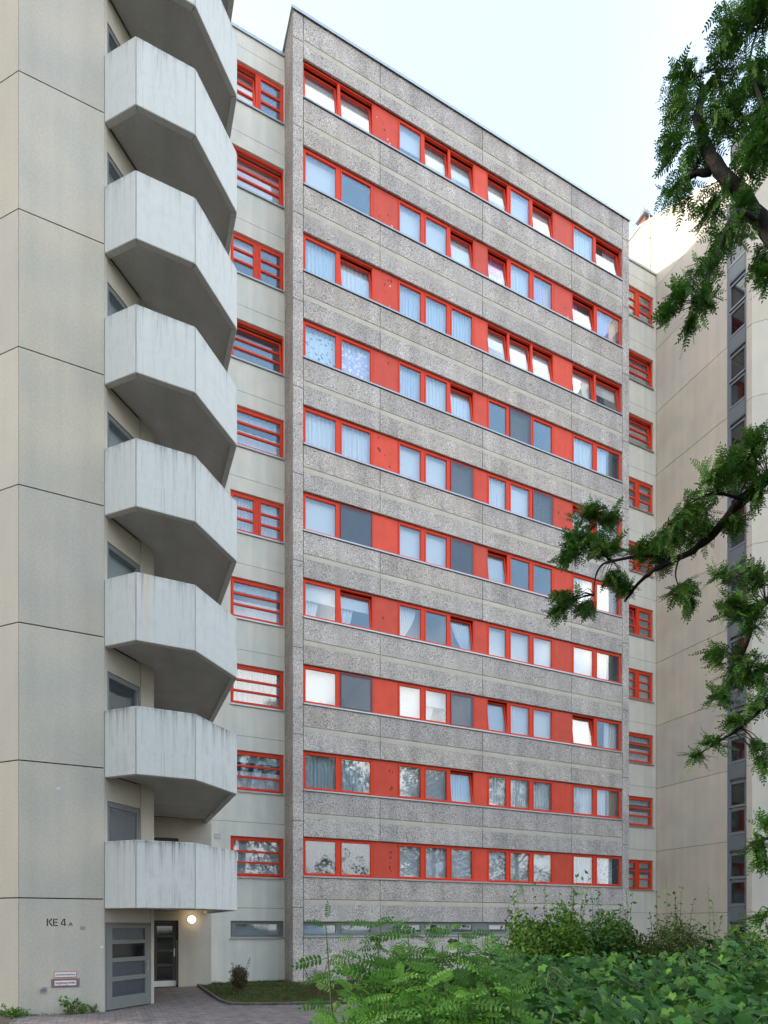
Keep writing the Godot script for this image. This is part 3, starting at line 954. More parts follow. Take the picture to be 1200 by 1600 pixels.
	obj("door_leaf", shared("ent_leaf", func(m: MB):
		m.box(0.055, 0.15, 0.02, 1.955, -0.07, -0.012, 0.004)
		m.box(ew - 0.16, ew - 0.055, 0.02, 1.955, -0.07, -0.012, 0.004)
		for yy in [[0.02, 0.24], [0.63, 0.71], [1.07, 1.15], [1.50, 1.58], [1.85, 1.955]]:
			m.box(0.15, ew - 0.16, yy[0], yy[1], -0.07, -0.013, 0.004)), mats.door_dark, ed)
	var eps := [[0.24, 0.63], [0.71, 1.07], [1.15, 1.50], [1.58, 1.85]]
	for i in 4:
		obj("pane", shared("epane_%d" % i, func(m: MB): m.quad(Vector3(0.15, eps[i][0], 0), Vector3(0.15, eps[i][1], 0), Vector3(ew - 0.16, eps[i][1], 0), Vector3(ew - 0.16, eps[i][0], 0))), mats.dark_glass, ed, Vector3(0, 0, -0.04))
	obj("kick_plate", shared("kick", func(m: MB): m.box(0.06, ew - 0.06, 0.025, 0.20, -0.012, -0.006, 0.002)), mats.white, ed)
	obj("door_handle", handle_mesh(), mats.steel, ed, Vector3(ew - 0.11, 1.05, -0.008))
	obj("pull_bar", shared("pull", func(m: MB): m.bar(Vector3(ew - 0.035, 0.05, 0.02), Vector3(ew - 0.035, 1.42, 0.02), 0.012, 0.012)), mats.steel, ed)

func handle_mesh() -> ArrayMesh:
	return shared("handle", func(m: MB):
		m.box(-0.02, 0.02, -0.12, 0.13, 0.0, 0.010, 0.003)
		m.bar(Vector3(0, 0.05, 0.0), Vector3(0, 0.05, 0.05), 0.01, 0.01)
		m.bar(Vector3(0.01, 0.05, 0.05), Vector3(-0.12, 0.05, 0.05), 0.01, 0.008)
		m.bar(Vector3(0, -0.06, 0.0), Vector3(0, -0.06, 0.018), 0.012, 0.012))

# parapet slab with its outer face mapped 0..1 so that the grime starts at its upper edge
func slab_face(a: Vector2, b: Vector2, t: float, h: float, ma: float, mb: float) -> ArrayMesh:
	var g := 0.012
	var d := (b - a).normalized()
	var nrm := Vector2(-d.y, d.x)
	var m := MB.new()
	var P := func(s: Vector2, y: float) -> Vector3: return Vector3(s.x, y, -s.y)
	var e := 0.012
	var oa := a + d * g; var ob := b - d * g
	var ia := a + d * (g + ma * t) + nrm * t; var ib := b - d * (g + mb * t) + nrm * t
	var fa := oa + d * e * 0.5 ; var fb := ob - d * e * 0.5
	m.quad(P.call(fa, e), P.call(fa, h - e), P.call(fb, h - e), P.call(fb, e))
	var sa := oa + nrm * e; var sb := ob + nrm * e
	m.quad(P.call(fa, h - e), P.call(sa, h), P.call(sb, h), P.call(fb, h - e))
	m.quad(P.call(sa, 0), P.call(fa, e), P.call(fb, e), P.call(sb, 0))
	m.quad(P.call(sa, 0), P.call(sa, h), P.call(fa, h - e), P.call(fa, e))
	m.quad(P.call(fb, e), P.call(fb, h - e), P.call(sb, h), P.call(sb, 0))
	var i0 := m.v.size()
	m.quad(P.call(sa, h), P.call(ia, h), P.call(ib, h), P.call(sb, h))
	m.quad(P.call(ib, 0), P.call(ib, h), P.call(ia, h), P.call(ia, 0))
	m.quad(P.call(ia, 0), P.call(sa, 0), P.call(sb, 0), P.call(ib, 0))
	m.quad(P.call(ia, 0), P.call(ia, h), P.call(sa, h), P.call(sa, 0))
	m.quad(P.call(sb, 0), P.call(sb, h), P.call(ib, h), P.call(ib, 0))
	for i in range(6, m.t.size()):
		m.t[i] = Vector2(m.t[i].x, 0.02 if i < i0 and i < 12 else 0.9)
	return m.mesh()

# ---------------------------------------------------------------- tower at the far side
func tower_far() -> void:
	var U := 22.68
	var b := thing("residential_tower", "beige concrete tower with a grey stair window strip, behind the locust branches", "building", Vector3(U, 0, -20.3))
	var base := 2.40
	var step := 2.826
	var s0 := 3.46      # v = 16.84, where the strip begins, measured from v = 20.3 towards the viewer
	var s1 := 4.30
	var s2 := 4.53
	# local frame of the side wall: x runs towards the viewer, z to the outside
	var side := Node3D.new()
	side.name = "side_wall"
	b.add_child(side, true)
	side.rotation.y = -PI / 2
	for k in range(-1, 10):
		var y0 := base + step * k
		var y1 := y0 + step - 0.016
		if k == -1: y0 = 0.0
		obj("wall_panel", shared("ft_%.3f" % (y1 - y0), func(m: MB): m.box(0.0, s0, 0, y1 - y0, -0.25, 0.0, 0.008)), one_of("far_tower_wall"), side, Vector3(0, y0, 0))
		obj("wall_panel", shared("ftp_%.3f" % (y1 - y0), func(m: MB): m.box(s1, s2, 0, y1 - y0, -0.25, 0.0, 0.008)), mats.far_tower_wall, side, Vector3(0, y0, 0))
		obj("wall_panel", shared("ftq_%.3f" % (y1 - y0), func(m: MB): m.box(-7.0, -0.01, 0, y1 - y0, -0.25, -0.001, 0.008)), mats.far_tower_wall, side, Vector3(0, y0, 0))
	# sloping head of the wall
	var yb := base + step * 10
	var hd := MB.new()
	var pr := [Vector2(-7, yb), Vector2(-7, 34.3), Vector2(-0.92, 34.3), Vector2(s2, 31.25), Vector2(s2, yb)]
	for i in [1, 2, 3]:
		hd.tri(Vector3(pr[0].x, pr[0].y, 0), Vector3(pr[i].x, pr[i].y, 0), Vector3(pr[i + 1].x, pr[i + 1].y, 0))
	for i in 5:
		var a: Vector2 = pr[i]; var c: Vector2 = pr[(i + 1) % 5]
		hd.quad(Vector3(a.x, a.y, 0), Vector3(a.x, a.y, -0.25), Vector3(c.x, c.y, -0.25), Vector3(c.x, c.y, 0))
	obj("gable_panel", hd.mesh(), mats.far_tower_wall, side)
	var cp := MB.new()
	for i in [1, 2]:
		var a: Vector2 = pr[i]; var c: Vector2 = pr[i + 1]
		var up := Vector3(0, 0.10, 0)
		var a0 := Vector3(a.x, a.y + 0.003, 0.05); var c0 := Vector3(c.x, c.y + 0.003, 0.05)
		var bk := Vector3(0, 0, -0.5)
		cp.quad(a0, a0 + up, c0 + up, c0)
		cp.quad(a0 + up, a0 + up + bk, c0 + up + bk, c0 + up)
		cp.quad(a0 + bk, a0, c0, c0 + bk)
	obj("coping", cp.mesh(), mats.coping_white, side)
	var rod := MB.new()
	rod.bar(Vector3(-0.34, 31.3, 0.04), Vector3(-0.34, 34.3, 0.04), 0.012, 0.012)
	for y in [31.9, 33.2, 34.1]:
		rod.box(-0.37, -0.31, y, y + 0.05, 0.0, 0.05)
	obj("lightning_rod", rod.mesh(), mats.coping_white, side)
	var jb := MB.new()
	jb.box(0.01, s0 - 0.01, 0, yb + 0.1, -0.22, -0.03)
	jb.box(s1 + 0.01, s2 - 0.02, 0, yb, -0.22, -0.03)
	obj("joint_backing", jb.mesh(), mats.joint, side)
	# stair strip: posts, two lights and a panel to each storey
	var sw := s1 - s0
	var strip := Node3D.new()
	strip.name = "stair_window_strip"
	b.add_child(strip, true)
	strip.rotation.y = -PI / 2
	strip.position = Vector3(0, 0, s0)
	obj("post", shared("sp", func(m: MB): m.box(0.004, 0.10, 0, 31.0, -0.2, -0.05, 0.004)), mats.frame_blue, strip)
	obj("post", shared("sp2", func(m: MB): m.box(sw - 0.07, sw - 0.004, 0, 31.0, -0.2, -0.05, 0.004)), mats.frame_blue, strip)
	for k in range(-1, 11):
		var y := 2.02 + step * k
		obj("strip_panel", shared("stp", func(m: MB):
			m.box(0.10, sw - 0.07, 0.0, 0.66, -0.2, -0.055, 0.004)
			m.box(0.13, sw - 0.10, 0.06, 0.60, -0.055, -0.047, 0.003)), mats.frame_blue, strip, Vector3(0, y, 0))
		for j in 2:
			var yy := y + 0.66 + 1.04 * j + (0.03 if j == 1 else 0.0)
			obj("strip_frame", shared("stf", func(m: MB): ring(m, 0.10, sw - 0.07, 0, 0.98 if j == 0 else 0.98, 0.05, 0.07, 0.09, -0.18, -0.06, 0.006)), mats.frame_blue, strip, Vector3(0, yy, 0))
			obj("strip_sill", shared("sts", func(m: MB): m.box(0.09, sw - 0.06, -0.03, 0.01, -0.12, -0.03, 0.004)), mats.sill, strip, Vector3(0, yy, 0))
			obj("pane", shared("stpane", func(m: MB): m.quad(Vector3(0.15, 0.07, -0.1), Vector3(0.15, 0.89, -0.1), Vector3(sw - 0.12, 0.89, -0.1), Vector3(sw - 0.12, 0.07, -0.1))), mats.dark_glass, strip, Vector3(0, yy, 0))
	# splayed front, turned away from the strip
	var q := 0.70711
	var c0 := Vector2(0, -s2)
	var c1 := c0 + Vector2(q, -q) * 3.4
	for k in range(-1, 11):
		var y0 := base + step * k
		var y1 := y0 + step - 0.016
		if k == -1: y0 = 0.0
		if k == 10: y1 = 31.2
		var m := MB.new()
		m.prism(PackedVector2Array([c0, c1, c1 + Vector2(q, q) * 0.25, c0 + Vector2(q, q) * 0.25]), y0, y1)
		obj("front_panel", m.mesh(), one_of("far_tower_wall"), b)
	var jm := MB.new()
	jm.prism(PackedVector2Array([c0 + Vector2(q, q) * 0.03 + Vector2(0.02, 0), c1 + Vector2(q, q) * 0.03, c1 + Vector2(q, q) * 0.2, c0 + Vector2(q, q) * 0.2]), 0.0, yb + 0.4)
	obj("joint_backing", jm.mesh(), mats.joint, b)
	var hid := MB.new()
	hid.prism(PackedVector2Array([c1, c1 + Vector2(6, 0), c1 + Vector2(6, 0.3), c1 + Vector2(0, 0.3)]), 0.0, 31.0)
	hid.prism(PackedVector2Array([c1 + Vector2(6, 0), c1 + Vector2(6, 12), c1 + Vector2(5.7, 12), c1 + Vector2(5.7, 0.3)]), 0.0, 31.0)
	hid.prism(PackedVector2Array([Vector2(0.26, 6.8), Vector2(8.1, 6.8), Vector2(8.1, 7.0), Vector2(0.26, 7.0)]), 0.0, 34.0)
	obj("rear_wall", hid.mesh(), mats.far_tower_wall, b)
	var rf := MB.new()
	rf.quad(Vector3(0.2, 31.2, 4.4), Vector3(0.2, 34.2, -0.92), Vector3(8.1, 34.2, -0.92), Vector3(8.1, 31.2, 4.4))
	rf.quad(Vector3(0.2, 34.2, -0.92), Vector3(0.2, 34.2, -7), Vector3(8.1, 34.2, -7), Vector3(8.1, 34.2, -0.92))
	rf.quad(Vector3(0.02, 31.21, 7.0), Vector3(0.02, 31.21, 4.4), Vector3(8.4, 31.21, 4.4), Vector3(8.4, 31.21, 7.0))
	obj("roof", rf.mesh(), mats.joint, b)
	# flue with a metal hood
	var ch := MB.new()
	ch.box(0.18, 0.50, 34.2, 34.84, -1.14, -0.80)
	var flue := obj("chimney", ch.mesh(), mats.brick_flue, b)
	var hood := MB.new()
	var R := 0.30
	for i in 14:
		for j in 5:
			var P := func(ii: int, jj: int) -> Vector3:
				var ph := jj / 5.0 * PI * 0.5
				var a := -TAU * ii / 14.0
				return Vector3(0.34 + cos(a) * R * cos(ph), 34.88 + sin(ph) * 0.36, -0.97 + sin(a) * R * cos(ph))
			hood.quad(P.call(i, j), P.call(i, j + 1), P.call(i + 1, j + 1), P.call(i + 1, j))
	hood.bar(Vector3(0.34, 35.18, -0.97), Vector3(0.34, 35.48, -0.97), 0.05, 0.015)
	hood.box(0.05, 0.63, 34.845, 34.878, -1.26, -0.68)
	obj("chimney_hood", hood.mesh(), mats.hood, flue)

# ---------------------------------------------------------------- small fittings on the entrance wall
func text_mesh(s: String, size: float, bold := false) -> TextMesh:
	var f := SystemFont.new()
	f.font_names = PackedStringArray(["Droid Sans"])
	f.font_weight = 700 if bold else 400
	var t := TextMesh.new()
	t.text = s
	t.font = f
	t.font_size = 48
	t.pixel_size = size / 48.0
	t.depth = 0.001
	return t

func fittings() -> void:
	# lamp
	var lamp := thing("wall_lamp", "round white bulkhead lamp glowing on the wall beside the entrance door", "wall lamp", Vector3(2.43, 2.05, -19.55))
	var base := MB.new()
	base.bar(Vector3(0, 0, 0.002), Vector3(0, 0, 0.04), 0.12, 0.12, 24)
	obj("lamp_base", base.mesh(), mats.white, lamp)
	var gl := SphereMesh.new()
	gl.radius = 0.125; gl.height = 0.25; gl.radial_segments = 24; gl.rings = 12
	var gm := mat("lamp_glow", Color(1, 0.97, 0.9), 0.4)
	gm.emission_enabled = true
	gm.emission = Color(1.0, 0.93, 0.80)
	gm.emission_energy_multiplier = 0.55
	var globe := obj("lamp_globe", gl, gm, lamp, Vector3(0, 0, 0.06))
	globe.scale = Vector3(1, 1, 0.75)
	var li := OmniLight3D.new()
	li.name = "lamp_light"
	li.light_energy = 0.022
	li.light_color = Color(1.0, 0.90, 0.74)
	li.light_size = 0.12
	li.omni_range = 12.0
	li.omni_attenuation = 2.0
	li.shadow_enabled = true
	lamp.add_child(li)
	li.position = Vector3(0, 0, 0.06)
	# stencilled house mark, drawn stroke by stroke with stencil bridges
	var z := -14.52 + 0.0015
	var sten := MB.new()
	var S := func(x0: float, y0: float, x1: float, y1: float, w: float) -> void:
		var a := Vector3(x0, y0, 0); var c := Vector3(x1, y1, 0)
		var d := (c - a).normalized()
		var s := Vector3(-d.y, d.x, 0) * w * 0.5
		sten.quad(a - s, a + s, c + s, c - s)
	S.call(0.012, 0.0, 0.012, 0.155, 0.024)
	S.call(0.036, 0.086, 0.094, 0.150, 0.025)
	S.call(0.046, 0.076, 0.100, 0.004, 0.025)
	S.call(0.128, 0.0, 0.128, 0.155, 0.024)
	S.call(0.146, 0.143, 0.205, 0.143, 0.022)
	S.call(0.146, 0.078, 0.198, 0.078, 0.022)
	S.call(0.146, 0.012, 0.205, 0.012, 0.022)
	S.call(0.330, 0.0, 0.330, 0.155, 0.023)
	S.call(0.262, 0.048, 0.314, 0.146, 0.021)
	S.call(0.258, 0.036, 0.314, 0.036, 0.021)
	S.call(0.338, 0.036, 0.360, 0.036, 0.021)
	S.call(0.408, 0.0, 0.436, 0.076, 0.015)
	S.call(0.444, 0.076, 0.474, 0.0, 0.015)
	S.call(0.428, 0.026, 0.456, 0.026, 0.013)
	var let := obj("stencil_lettering", sten.mesh(), mats.ink, self, Vector3(-1.076, 1.85, z))
	tag(let, "black stencilled letters KE 4A on the beige tower wall", "lettering")
	# two fire-service signs
	for i in 2:
		var at := Vector3(-0.945, 0.775, -14.52) if i == 0 else Vector3(-0.945, 0.60, -14.52)
		var sg := thing("fire_service_sign", ["upper white sign with thin red border reading Löschwassereinspeisung", "lower white sign on a grey plate reading Steigleitung trocken"][i], "sign", at)
		var w := 0.43
		var h := 0.125
		var pl := MB.new()
		if i == 1:
			var bp := MB.new()
			bp.box(-0.05, w + 0.05, -0.03, h + 0.03, 0.0, 0.012, 0.003)
			obj("backing_plate", bp.mesh(), mats.sign_back, sg)
			var scw := MB.new()
			for sx in [-0.03, w + 0.03]:
				for sy in [-0.01, h + 0.01]:
					scw.bar(Vector3(sx, sy, 0.01), Vector3(sx, sy, 0.018), 0.008, 0.008)
			obj("screw", scw.mesh(), mats.steel, sg)
		var z0 := 0.014 if i == 1 else 0.001
		pl.box(0, w, 0, h, z0, z0 + 0.006, 0.001)
		obj("red_border", pl.mesh(), mats.sign_red, sg)
		var wh := MB.new()
		wh.box(0.013, w - 0.013, 0.013, h - 0.013, z0 + 0.006, z0 + 0.008)
		obj("white_field", wh.mesh(), mats.white, sg)
		var tm := text_mesh(["Löschwassereinspeisung", "Steigleitung trocken"][i], 0.048 if i == 0 else 0.060, true)
		var tx := obj("lettering", tm, mats.ink, sg, Vector3(w / 2, h / 2, z0 + 0.0092))
		var wide: float = tm.get_aabb().size.x
		if wide > 0.01:
			tx.scale = Vector3(0.37 / wide, 1.0, 1.0)
		if i == 1:
			var st := MB.new()
			st.box(0.33, 0.40, 0.075, 0.10, z0 + 0.0105, z0 + 0.0115)
			obj("worn_sticker", st.mesh(), mats.sticker, sg)
			var s2 := MB.new()
			s2.box(0.28, 0.40, 0.008, 0.022, z0 + 0.0105, z0 + 0.0115)
			obj("worn_sticker", s2.mesh(), mats.white, sg)
	# dry-riser inlet
	var inlet := thing("fire_riser_inlet", "round grey capped hose inlet beside the lower fire-service sign", "hose inlet", Vector3(-1.125, 0.545, -14.52))
	var cap := MB.new()
	cap.bar(Vector3(0, 0, 0.0), Vector3(0, 0, 0.05), 0.068, 0.064, 20)
	obj("inlet_collar", cap.mesh(), mats.steel, inlet)
	var cp := MB.new()
	cp.bar(Vector3(0, 0, 0.05), Vector3(0, 0, 0.085), 0.05, 0.044, 20)
	cp.box(-0.05, 0.05, -0.009, 0.009, 0.085, 0.10, 0.003)
	obj("inlet_cap", cp.mesh(), mats.frame_blue, inlet)
	# stickers
	var stk := [[-0.455, 1.77, 0.10, 0.075, "sticker_grey", "worn grey sticker below the stencilled letters"], [-0.07, 1.38, 0.065, 0.05, "sticker", "small pale sticker at the tower corner beside the metal door"], [-0.90, 4.69, 0.07, 0.05, "sticker", "small white square stuck high on the first-floor tower panel"]]
	for s in stk:
		var m := MB.new()
		m.box(0, s[2], 0, s[3], 0.0, 0.0016)
		var o := obj("sticker", m.mesh(), mats[s[4]], self, Vector3(s[0], s[1], -14.5195))
		tag(o, s[5], "sticker", "stickers on the tower wall")

# ---------------------------------------------------------------- paving, kerb, lawn
func seen_floor(u: float, v: float) -> bool:
	var X := 0.9107 * u - 0.4131 * v
	var Z := 0.4131 * u + 0.9107 * v
	return Z > 11.2 and X / Z > -0.60 and X / Z < 0.12

const KERB := [[2.62, 19.5], [2.60, 18.4], [2.58, 17.3], [2.57, 16.2], [2.57, 15.2], [2.66, 14.62], [3.05, 14.30], [4.0, 13.98], [5.1, 13.64], [6.2, 13.35], [7.4, 13.05], [8.6, 12.80], [9.8, 12.6], [11.0, 12.4]]

func on_lawn(u: float, v: float) -> bool:
	if u < 2.66: return false
	for i in KERB.size() - 1:
		var a: Array = KERB[i]; var c: Array = KERB[i + 1]
		if i >= 4 and u >= a[0] and u < c[0]:
			return v > lerpf(a[1], c[1], (u - a[0]) / (c[0] - a[0])) - 0.02
	return v > 14.5

func paving() -> void:
	var area := MB.new()
	area.prism(PackedVector2Array([Vector2(-9, -4), Vector2(11, -4), Vector2(11, 14), Vector2(2.7, 19.55), Vector2(-9, 19.55)]), 0.0, 0.004)
	var pav := struct("pavement", area.mesh(), mats.sand)
	var stone := MB.new()
	stone.box(-0.098, 0.098, -0.048, 0.048, -0.06, 0.0, 0.006)
	var mesh := stone.mesh()
	var spots := []
	var r := RandomNumberGenerator.new()
	r.seed = 9
	for j in range(-40, 90):
		for i in range(-30, 60):
			var u := i * 0.204 + (0.102 if j % 2 else 0.0)
			var v := 11.0 + j * 0.104
			if not seen_floor(u, v) or v > 19.50 or on_lawn(u, v) or (u < 0.02 and v > 14.48) or (v > 14.52 and u < 1.12 and u - 0.009 < v - 14.52 + 0.1):
				continue
			spots.append([0.4131 * u + 0.9107 * v, u, v])
	spots.sort_custom(func(a, c): return a[0] < c[0])
	var rest := []
	var tint := []
	for i in spots.size():
		var b := Basis.from_euler(Vector3(-PI / 2 + r.randf_range(-0.012, 0.012), r.randf_range(-0.02, 0.02), r.randf_range(-0.012, 0.012)))
		var t := Transform3D(b, Vector3(spots[i][1], 0.022 + r.randf_range(-0.002, 0.003), -spots[i][2]))
		if i < 290:
			var o := obj("paving_stone", mesh, mats["paver_%d" % r.randi_range(0, 2)], pav)
			o.transform = t
		else:
			rest.append(t)
			var g := r.randf_range(0.85, 1.15)
			tint.append(Color(g, g * 0.99, g * 0.98))
	scatter("paving_stones_beyond", mesh, mats.paver_0, rest, tint, pav)
	# kerb stones
	var kerb := thing("lawn_kerb", "low concrete edging stones round the lawn beside the entrance path", "kerb", Vector3(2.6, 0, -14.9))
	for i in KERB.size() - 1:
		var a := Vector2(KERB[i][0], KERB[i][1]); var c := Vector2(KERB[i + 1][0], KERB[i + 1][1])
		var m := MB.new()
		var l := a.distance_to(c)
		m.box(0.004, l - 0.004, -0.02, 0.085 + r.randf_range(-0.012, 0.012), -0.035, 0.035, 0.008)
		var o := obj("kerb_stone", m.mesh(), mats.kerb, kerb)
		o.position = Vector3(a.x - 2.6, 0, -a.y + 14.9)
		var d := c - a
		o.rotation.y = atan2(d.y, d.x)

func lawn() -> void:
	var p := PackedVector2Array()
	for k in KERB:
		p.append(Vector2(k[0], k[1]))
	p.append(Vector2(22.6, 12.0)); p.append(Vector2(22.6, 20.25)); p.append(Vector2(20.1, 20.25)); p.append(Vector2(20.1, 19.3)); p.append(Vector2(5.5, 19.3)); p.append(Vector2(5.5, 20.25)); p.append(Vector2(2.7, 20.25))
	var m := MB.new()
	m.prism(p, -0.01, 0.03)
	struct("lawn_soil", m.mesh(), mats.soil)
	# tufts of grass
	var tuft := MB.new()
	var r := RandomNumberGenerator.new()
	r.seed = 17
	for i in 9:
		var a := r.randf() * TAU
		var c := Vector3(cos(a), 0, sin(a)) * r.randf_range(0.0, 0.05)
		var lean := Vector3(cos(a + r.randf_range(-1, 1)), 0, sin(a)) * r.randf_range(0.01, 0.05)
		var h := r.randf_range(0.04, 0.10)
		var s := Vector3(-sin(a), 0, cos(a)) * 0.006
		tuft.quad(c - s, c - s * 0.6 + lean * 0.5 + Vector3(0, h * 0.6, 0), c + s * 0.6 + lean * 0.5 + Vector3(0, h * 0.6, 0), c + s)
		tuft.tri(c - s * 0.6 + lean * 0.5 + Vector3(0, h * 0.6, 0), c + lean + Vector3(0, h, 0), c + s * 0.6 + lean * 0.5 + Vector3(0, h * 0.6, 0))
	var n := FastNoiseLite.new()
	n.seed = 3; n.frequency = 0.8
	var places := []
	var tint := []
	while places.size() < 9000:
		var u := r.randf_range(2.62, 11.0)
		var v := r.randf_range(12.6, 20.1)
		if not on_lawn(u, v) or (u > 5.5 and v > 19.25): continue
		var k := n.get_noise_2d(u, v)
		if k < -0.25 and r.randf() < 0.7: continue
		var sc := r.randf_range(0.6, 1.2) * (0.8 + 0.6 * maxf(k, 0.0))
		places.append(Transform3D(Basis(Vector3.UP, r.randf() * TAU).scaled(Vector3(sc, sc, sc)), Vector3(u, 0.028, -v)))
		var g := r.randf_range(0.7, 1.25)
		tint.append(Color(g * 1.35, g * 1.05, g * 0.9) if r.randf() < 0.22 or k < -0.1 else Color(g, g, g))
	tag(scatter("grass", tuft.mesh(), mats.blade, places, tint), "patchy short grass of the lawn beside the entrance path", "grass")
	# thin grass in the joint along the kerb and at the tower foot
	places = []
	for i in 420:
		var s := r.randf_range(4.0, 12.0)
		var a: Array = KERB[int(s)]; var c: Array = KERB[int(s) + 1]
		var f := s - int(s)
		if r.randf() < 0.5: continue
		places.append(Transform3D(Basis(Vector3.UP, r.randf() * TAU).scaled(Vector3.ONE * r.randf_range(0.4, 0.9)), Vector3(lerpf(a[0], c[0], f), 0.02, -lerpf(a[1], c[1], f) + r.randf_range(0.02, 0.09))))
	tag(scatter("kerb_grass", tuft.mesh(), mats.blade, places, tint), "thin grass growing out of the joint along the lawn kerb", "grass")

# ---------------------------------------------------------------- plants
# pinnate leaf lying along +x, blade facing +y
func frond_mesh(pairs: int, length: float, ll: float, lw: float, seed_: int) -> ArrayMesh:
	var r := RandomNumberGenerator.new()
	r.seed = seed_
	var m := MB.new()
	var sag := func(s: float) -> Vector3: return Vector3(length * s, -length * 0.22 * s * s, 0)
	for i in 4:
		var a: Vector3 = sag.call(i / 4.0); var b: Vector3 = sag.call((i + 1) / 4.0)
		var w := Vector3(0, 0, 0.0016 + ll * 0.02)
		m.quad(a - w, b - w, b + w, a + w)
	for i in pairs * 2 + 1:
		var s := 0.22 + 0.78 * (i / 2) / float(pairs)
		var side := 1.0 if i % 2 else -1.0
		var p: Vector3 = sag.call(minf(s, 1.0))
		var ang := side * deg_to_rad(r.randf_range(58, 74))
		if i == pairs * 2:
			ang = r.randf_range(-0.2, 0.2)
		var d := Vector3(cos(ang), r.randf_range(-0.30, 0.10), sin(ang)).normalized()
		var w := d.cross(Vector3.UP).normalized()
		var l := ll * r.randf_range(0.82, 1.1) * (0.75 + 0.5 * sin(PI * clampf(s, 0.1, 0.95)))
		var hw := lw * 0.5
		var lift := Vector3(0, hw * 0.35, 0)
		var p1 := p + d * l * 0.3; var p2 := p + d * l * 0.75; var tip := p + d * l
		m.quad(p, p1 + w * hw + lift, p2 + w * hw * 0.85 + lift, p1)
		m.tri(p1, p2 + w * hw * 0.85 + lift, tip)
		m.quad(p, p1, p2 - w * hw * 0.85 + lift, p1 - w * hw + lift)
		m.tri(p1, tip, p2 - w * hw * 0.85 + lift)
	return m.mesh()

# lobed leaf of the climbing vine, stalk at the origin, tip along +x
func lobed_mesh(size: float, seed_: int) -> ArrayMesh:
	var r := RandomNumberGenerator.new()
	r.seed = seed_
	var m := MB.new()
	var pol := [[180, 0.12], [150, 0.50], [122, 0.64], [100, 0.55], [82, 0.70], [64, 0.90], [52, 0.80], [38, 0.60], [24, 0.84], [10, 0.96], [0, 1.14]]
	var pts := []
	for i in pol.size():
		pts.append([pol[i][0], pol[i][1]])
	for i in range(pol.size() - 2, 0, -1):
		pts.append([-pol[i][0], pol[i][1]])
	var c := Vector3(0.36, 0.0, 0) * size
	var out := []
	for q in pts:
		var a := deg_to_rad(q[0] + r.randf_range(-4, 4))
		var k: float = q[1] * size * r.randf_range(0.92, 1.08)
		var p := Vector3(cos(a) * k * 0.95 + 0.12 * size, 0, sin(a) * k * 0.8)
		p.y = 0.10 * absf(p.z) - 0.28 * pow(p.length() / size, 2.0) * size * 0.5 + r.randf_range(-0.02, 0.02) * size
		out.append(p)
	for i in out.size():
		m.tri(c, out[(i + 1) % out.size()], out[i])
	return m.mesh()

func small_leaf(l: float, w: float) -> ArrayMesh:
	return shared("leaf_%.3f_%.3f" % [l, w], func(m: MB):
		var f := Vector3(0, w * 0.18, 0)
		m.quad(Vector3.ZERO, Vector3(l * 0.45, 0, -w * 0.5) + f, Vector3(l, -l * 0.1, 0), Vector3(l * 0.5, 0, 0))
		m.quad(Vector3.ZERO, Vector3(l * 0.5, 0, 0), Vector3(l, -l * 0.1, 0), Vector3(l * 0.45, 0, w * 0.5) + f))

func facing(d: Vector3, up: Vector3) -> Basis:
	var x := d.normalized()
	var z := x.cross(up)
	if z.length() < 0.01:
		z = x.cross(Vector3(0.3, 0.2, 0.9))
	z = z.normalized()
	return Basis(x, z.cross(x), z)

func rdir(r: RandomNumberGenerator) -> Vector3:
	var a := r.randf() * TAU
	var y := r.randf_range(-1, 1)
	var c := sqrt(1.0 - y * y)
	return Vector3(cos(a) * c, y, sin(a) * c)

func smooth_path(p: Array, sub := 4) -> Array:
	var out := []
	for i in p.size() - 1:
		var a: Vector3 = p[maxi(i - 1, 0)]; var b: Vector3 = p[i]; var c: Vector3 = p[i + 1]; var d: Vector3 = p[mini(i + 2, p.size() - 1)]
		for s in sub:
			out.append(b.cubic_interpolate(c, a, d, s / float(sub)))
	out.append(p[p.size() - 1])
	return out

func tube(m: MB, path: Array, r0: float, r1: float, sides := 8, wob := 0.0) -> void:
	var n := path.size()
	var rings := []
	var dirs := []
	var s := Vector3.ZERO
	for i in n:
		var d: Vector3 = (path[mini(i + 1, n - 1)] - path[maxi(i - 1, 0)]).normalized()
		if i == 0:
			s = d.cross(Vector3(0.31, 0.9, 0.17)).normalized()
		else:
			s = (s - d * s.dot(d)).normalized()
		var w := d.cross(s)
		var k := lerpf(r0, r1, i / float(n - 1)) * (1.0 + wob * sin(i * 2.3))
		var ring_ := []
		var nr := []
		for a in sides + 1:
			var e := s * cos(TAU * a / sides) + w * sin(TAU * a / sides)
			ring_.append(path[i] + e * k * (1.0 + wob * sin(a * 2.0 + i * 0.7)))
			nr.append(e)
		rings.append(ring_)
		dirs.append(nr)
	for i in n - 1:
		for a in sides:
			var at := m.v.size()
			m.quad(rings[i][a], rings[i + 1][a], rings[i + 1][a + 1], rings[i][a + 1])
			m.n[at] = dirs[i][a]; m.n[at + 1] = dirs[i + 1][a]; m.n[at + 2] = dirs[i + 1][a + 1]
			m.n[at + 3] = dirs[i][a]; m.n[at + 4] = dirs[i + 1][a + 1]; m.n[at + 5] = dirs[i][a + 1]

# the robinia overhead ----------------------------------------------------
var sprays := []
var spray_tint := []
var twigs: MB

func limb(t: Node3D, p: Array, r0: float, r1: float) -> Array:
	var path := smooth_path(p, 4)
	for i in range(1, path.size() - 1):
		path[i] += rdir(rng) * r0 * 0.10
	var m := MB.new()
	tube(m, path, r0, r1, 10, 0.06)
	obj("limb", m.mesh(), mats.bark if r0 > 0.04 else mats.twig, t)
	return path

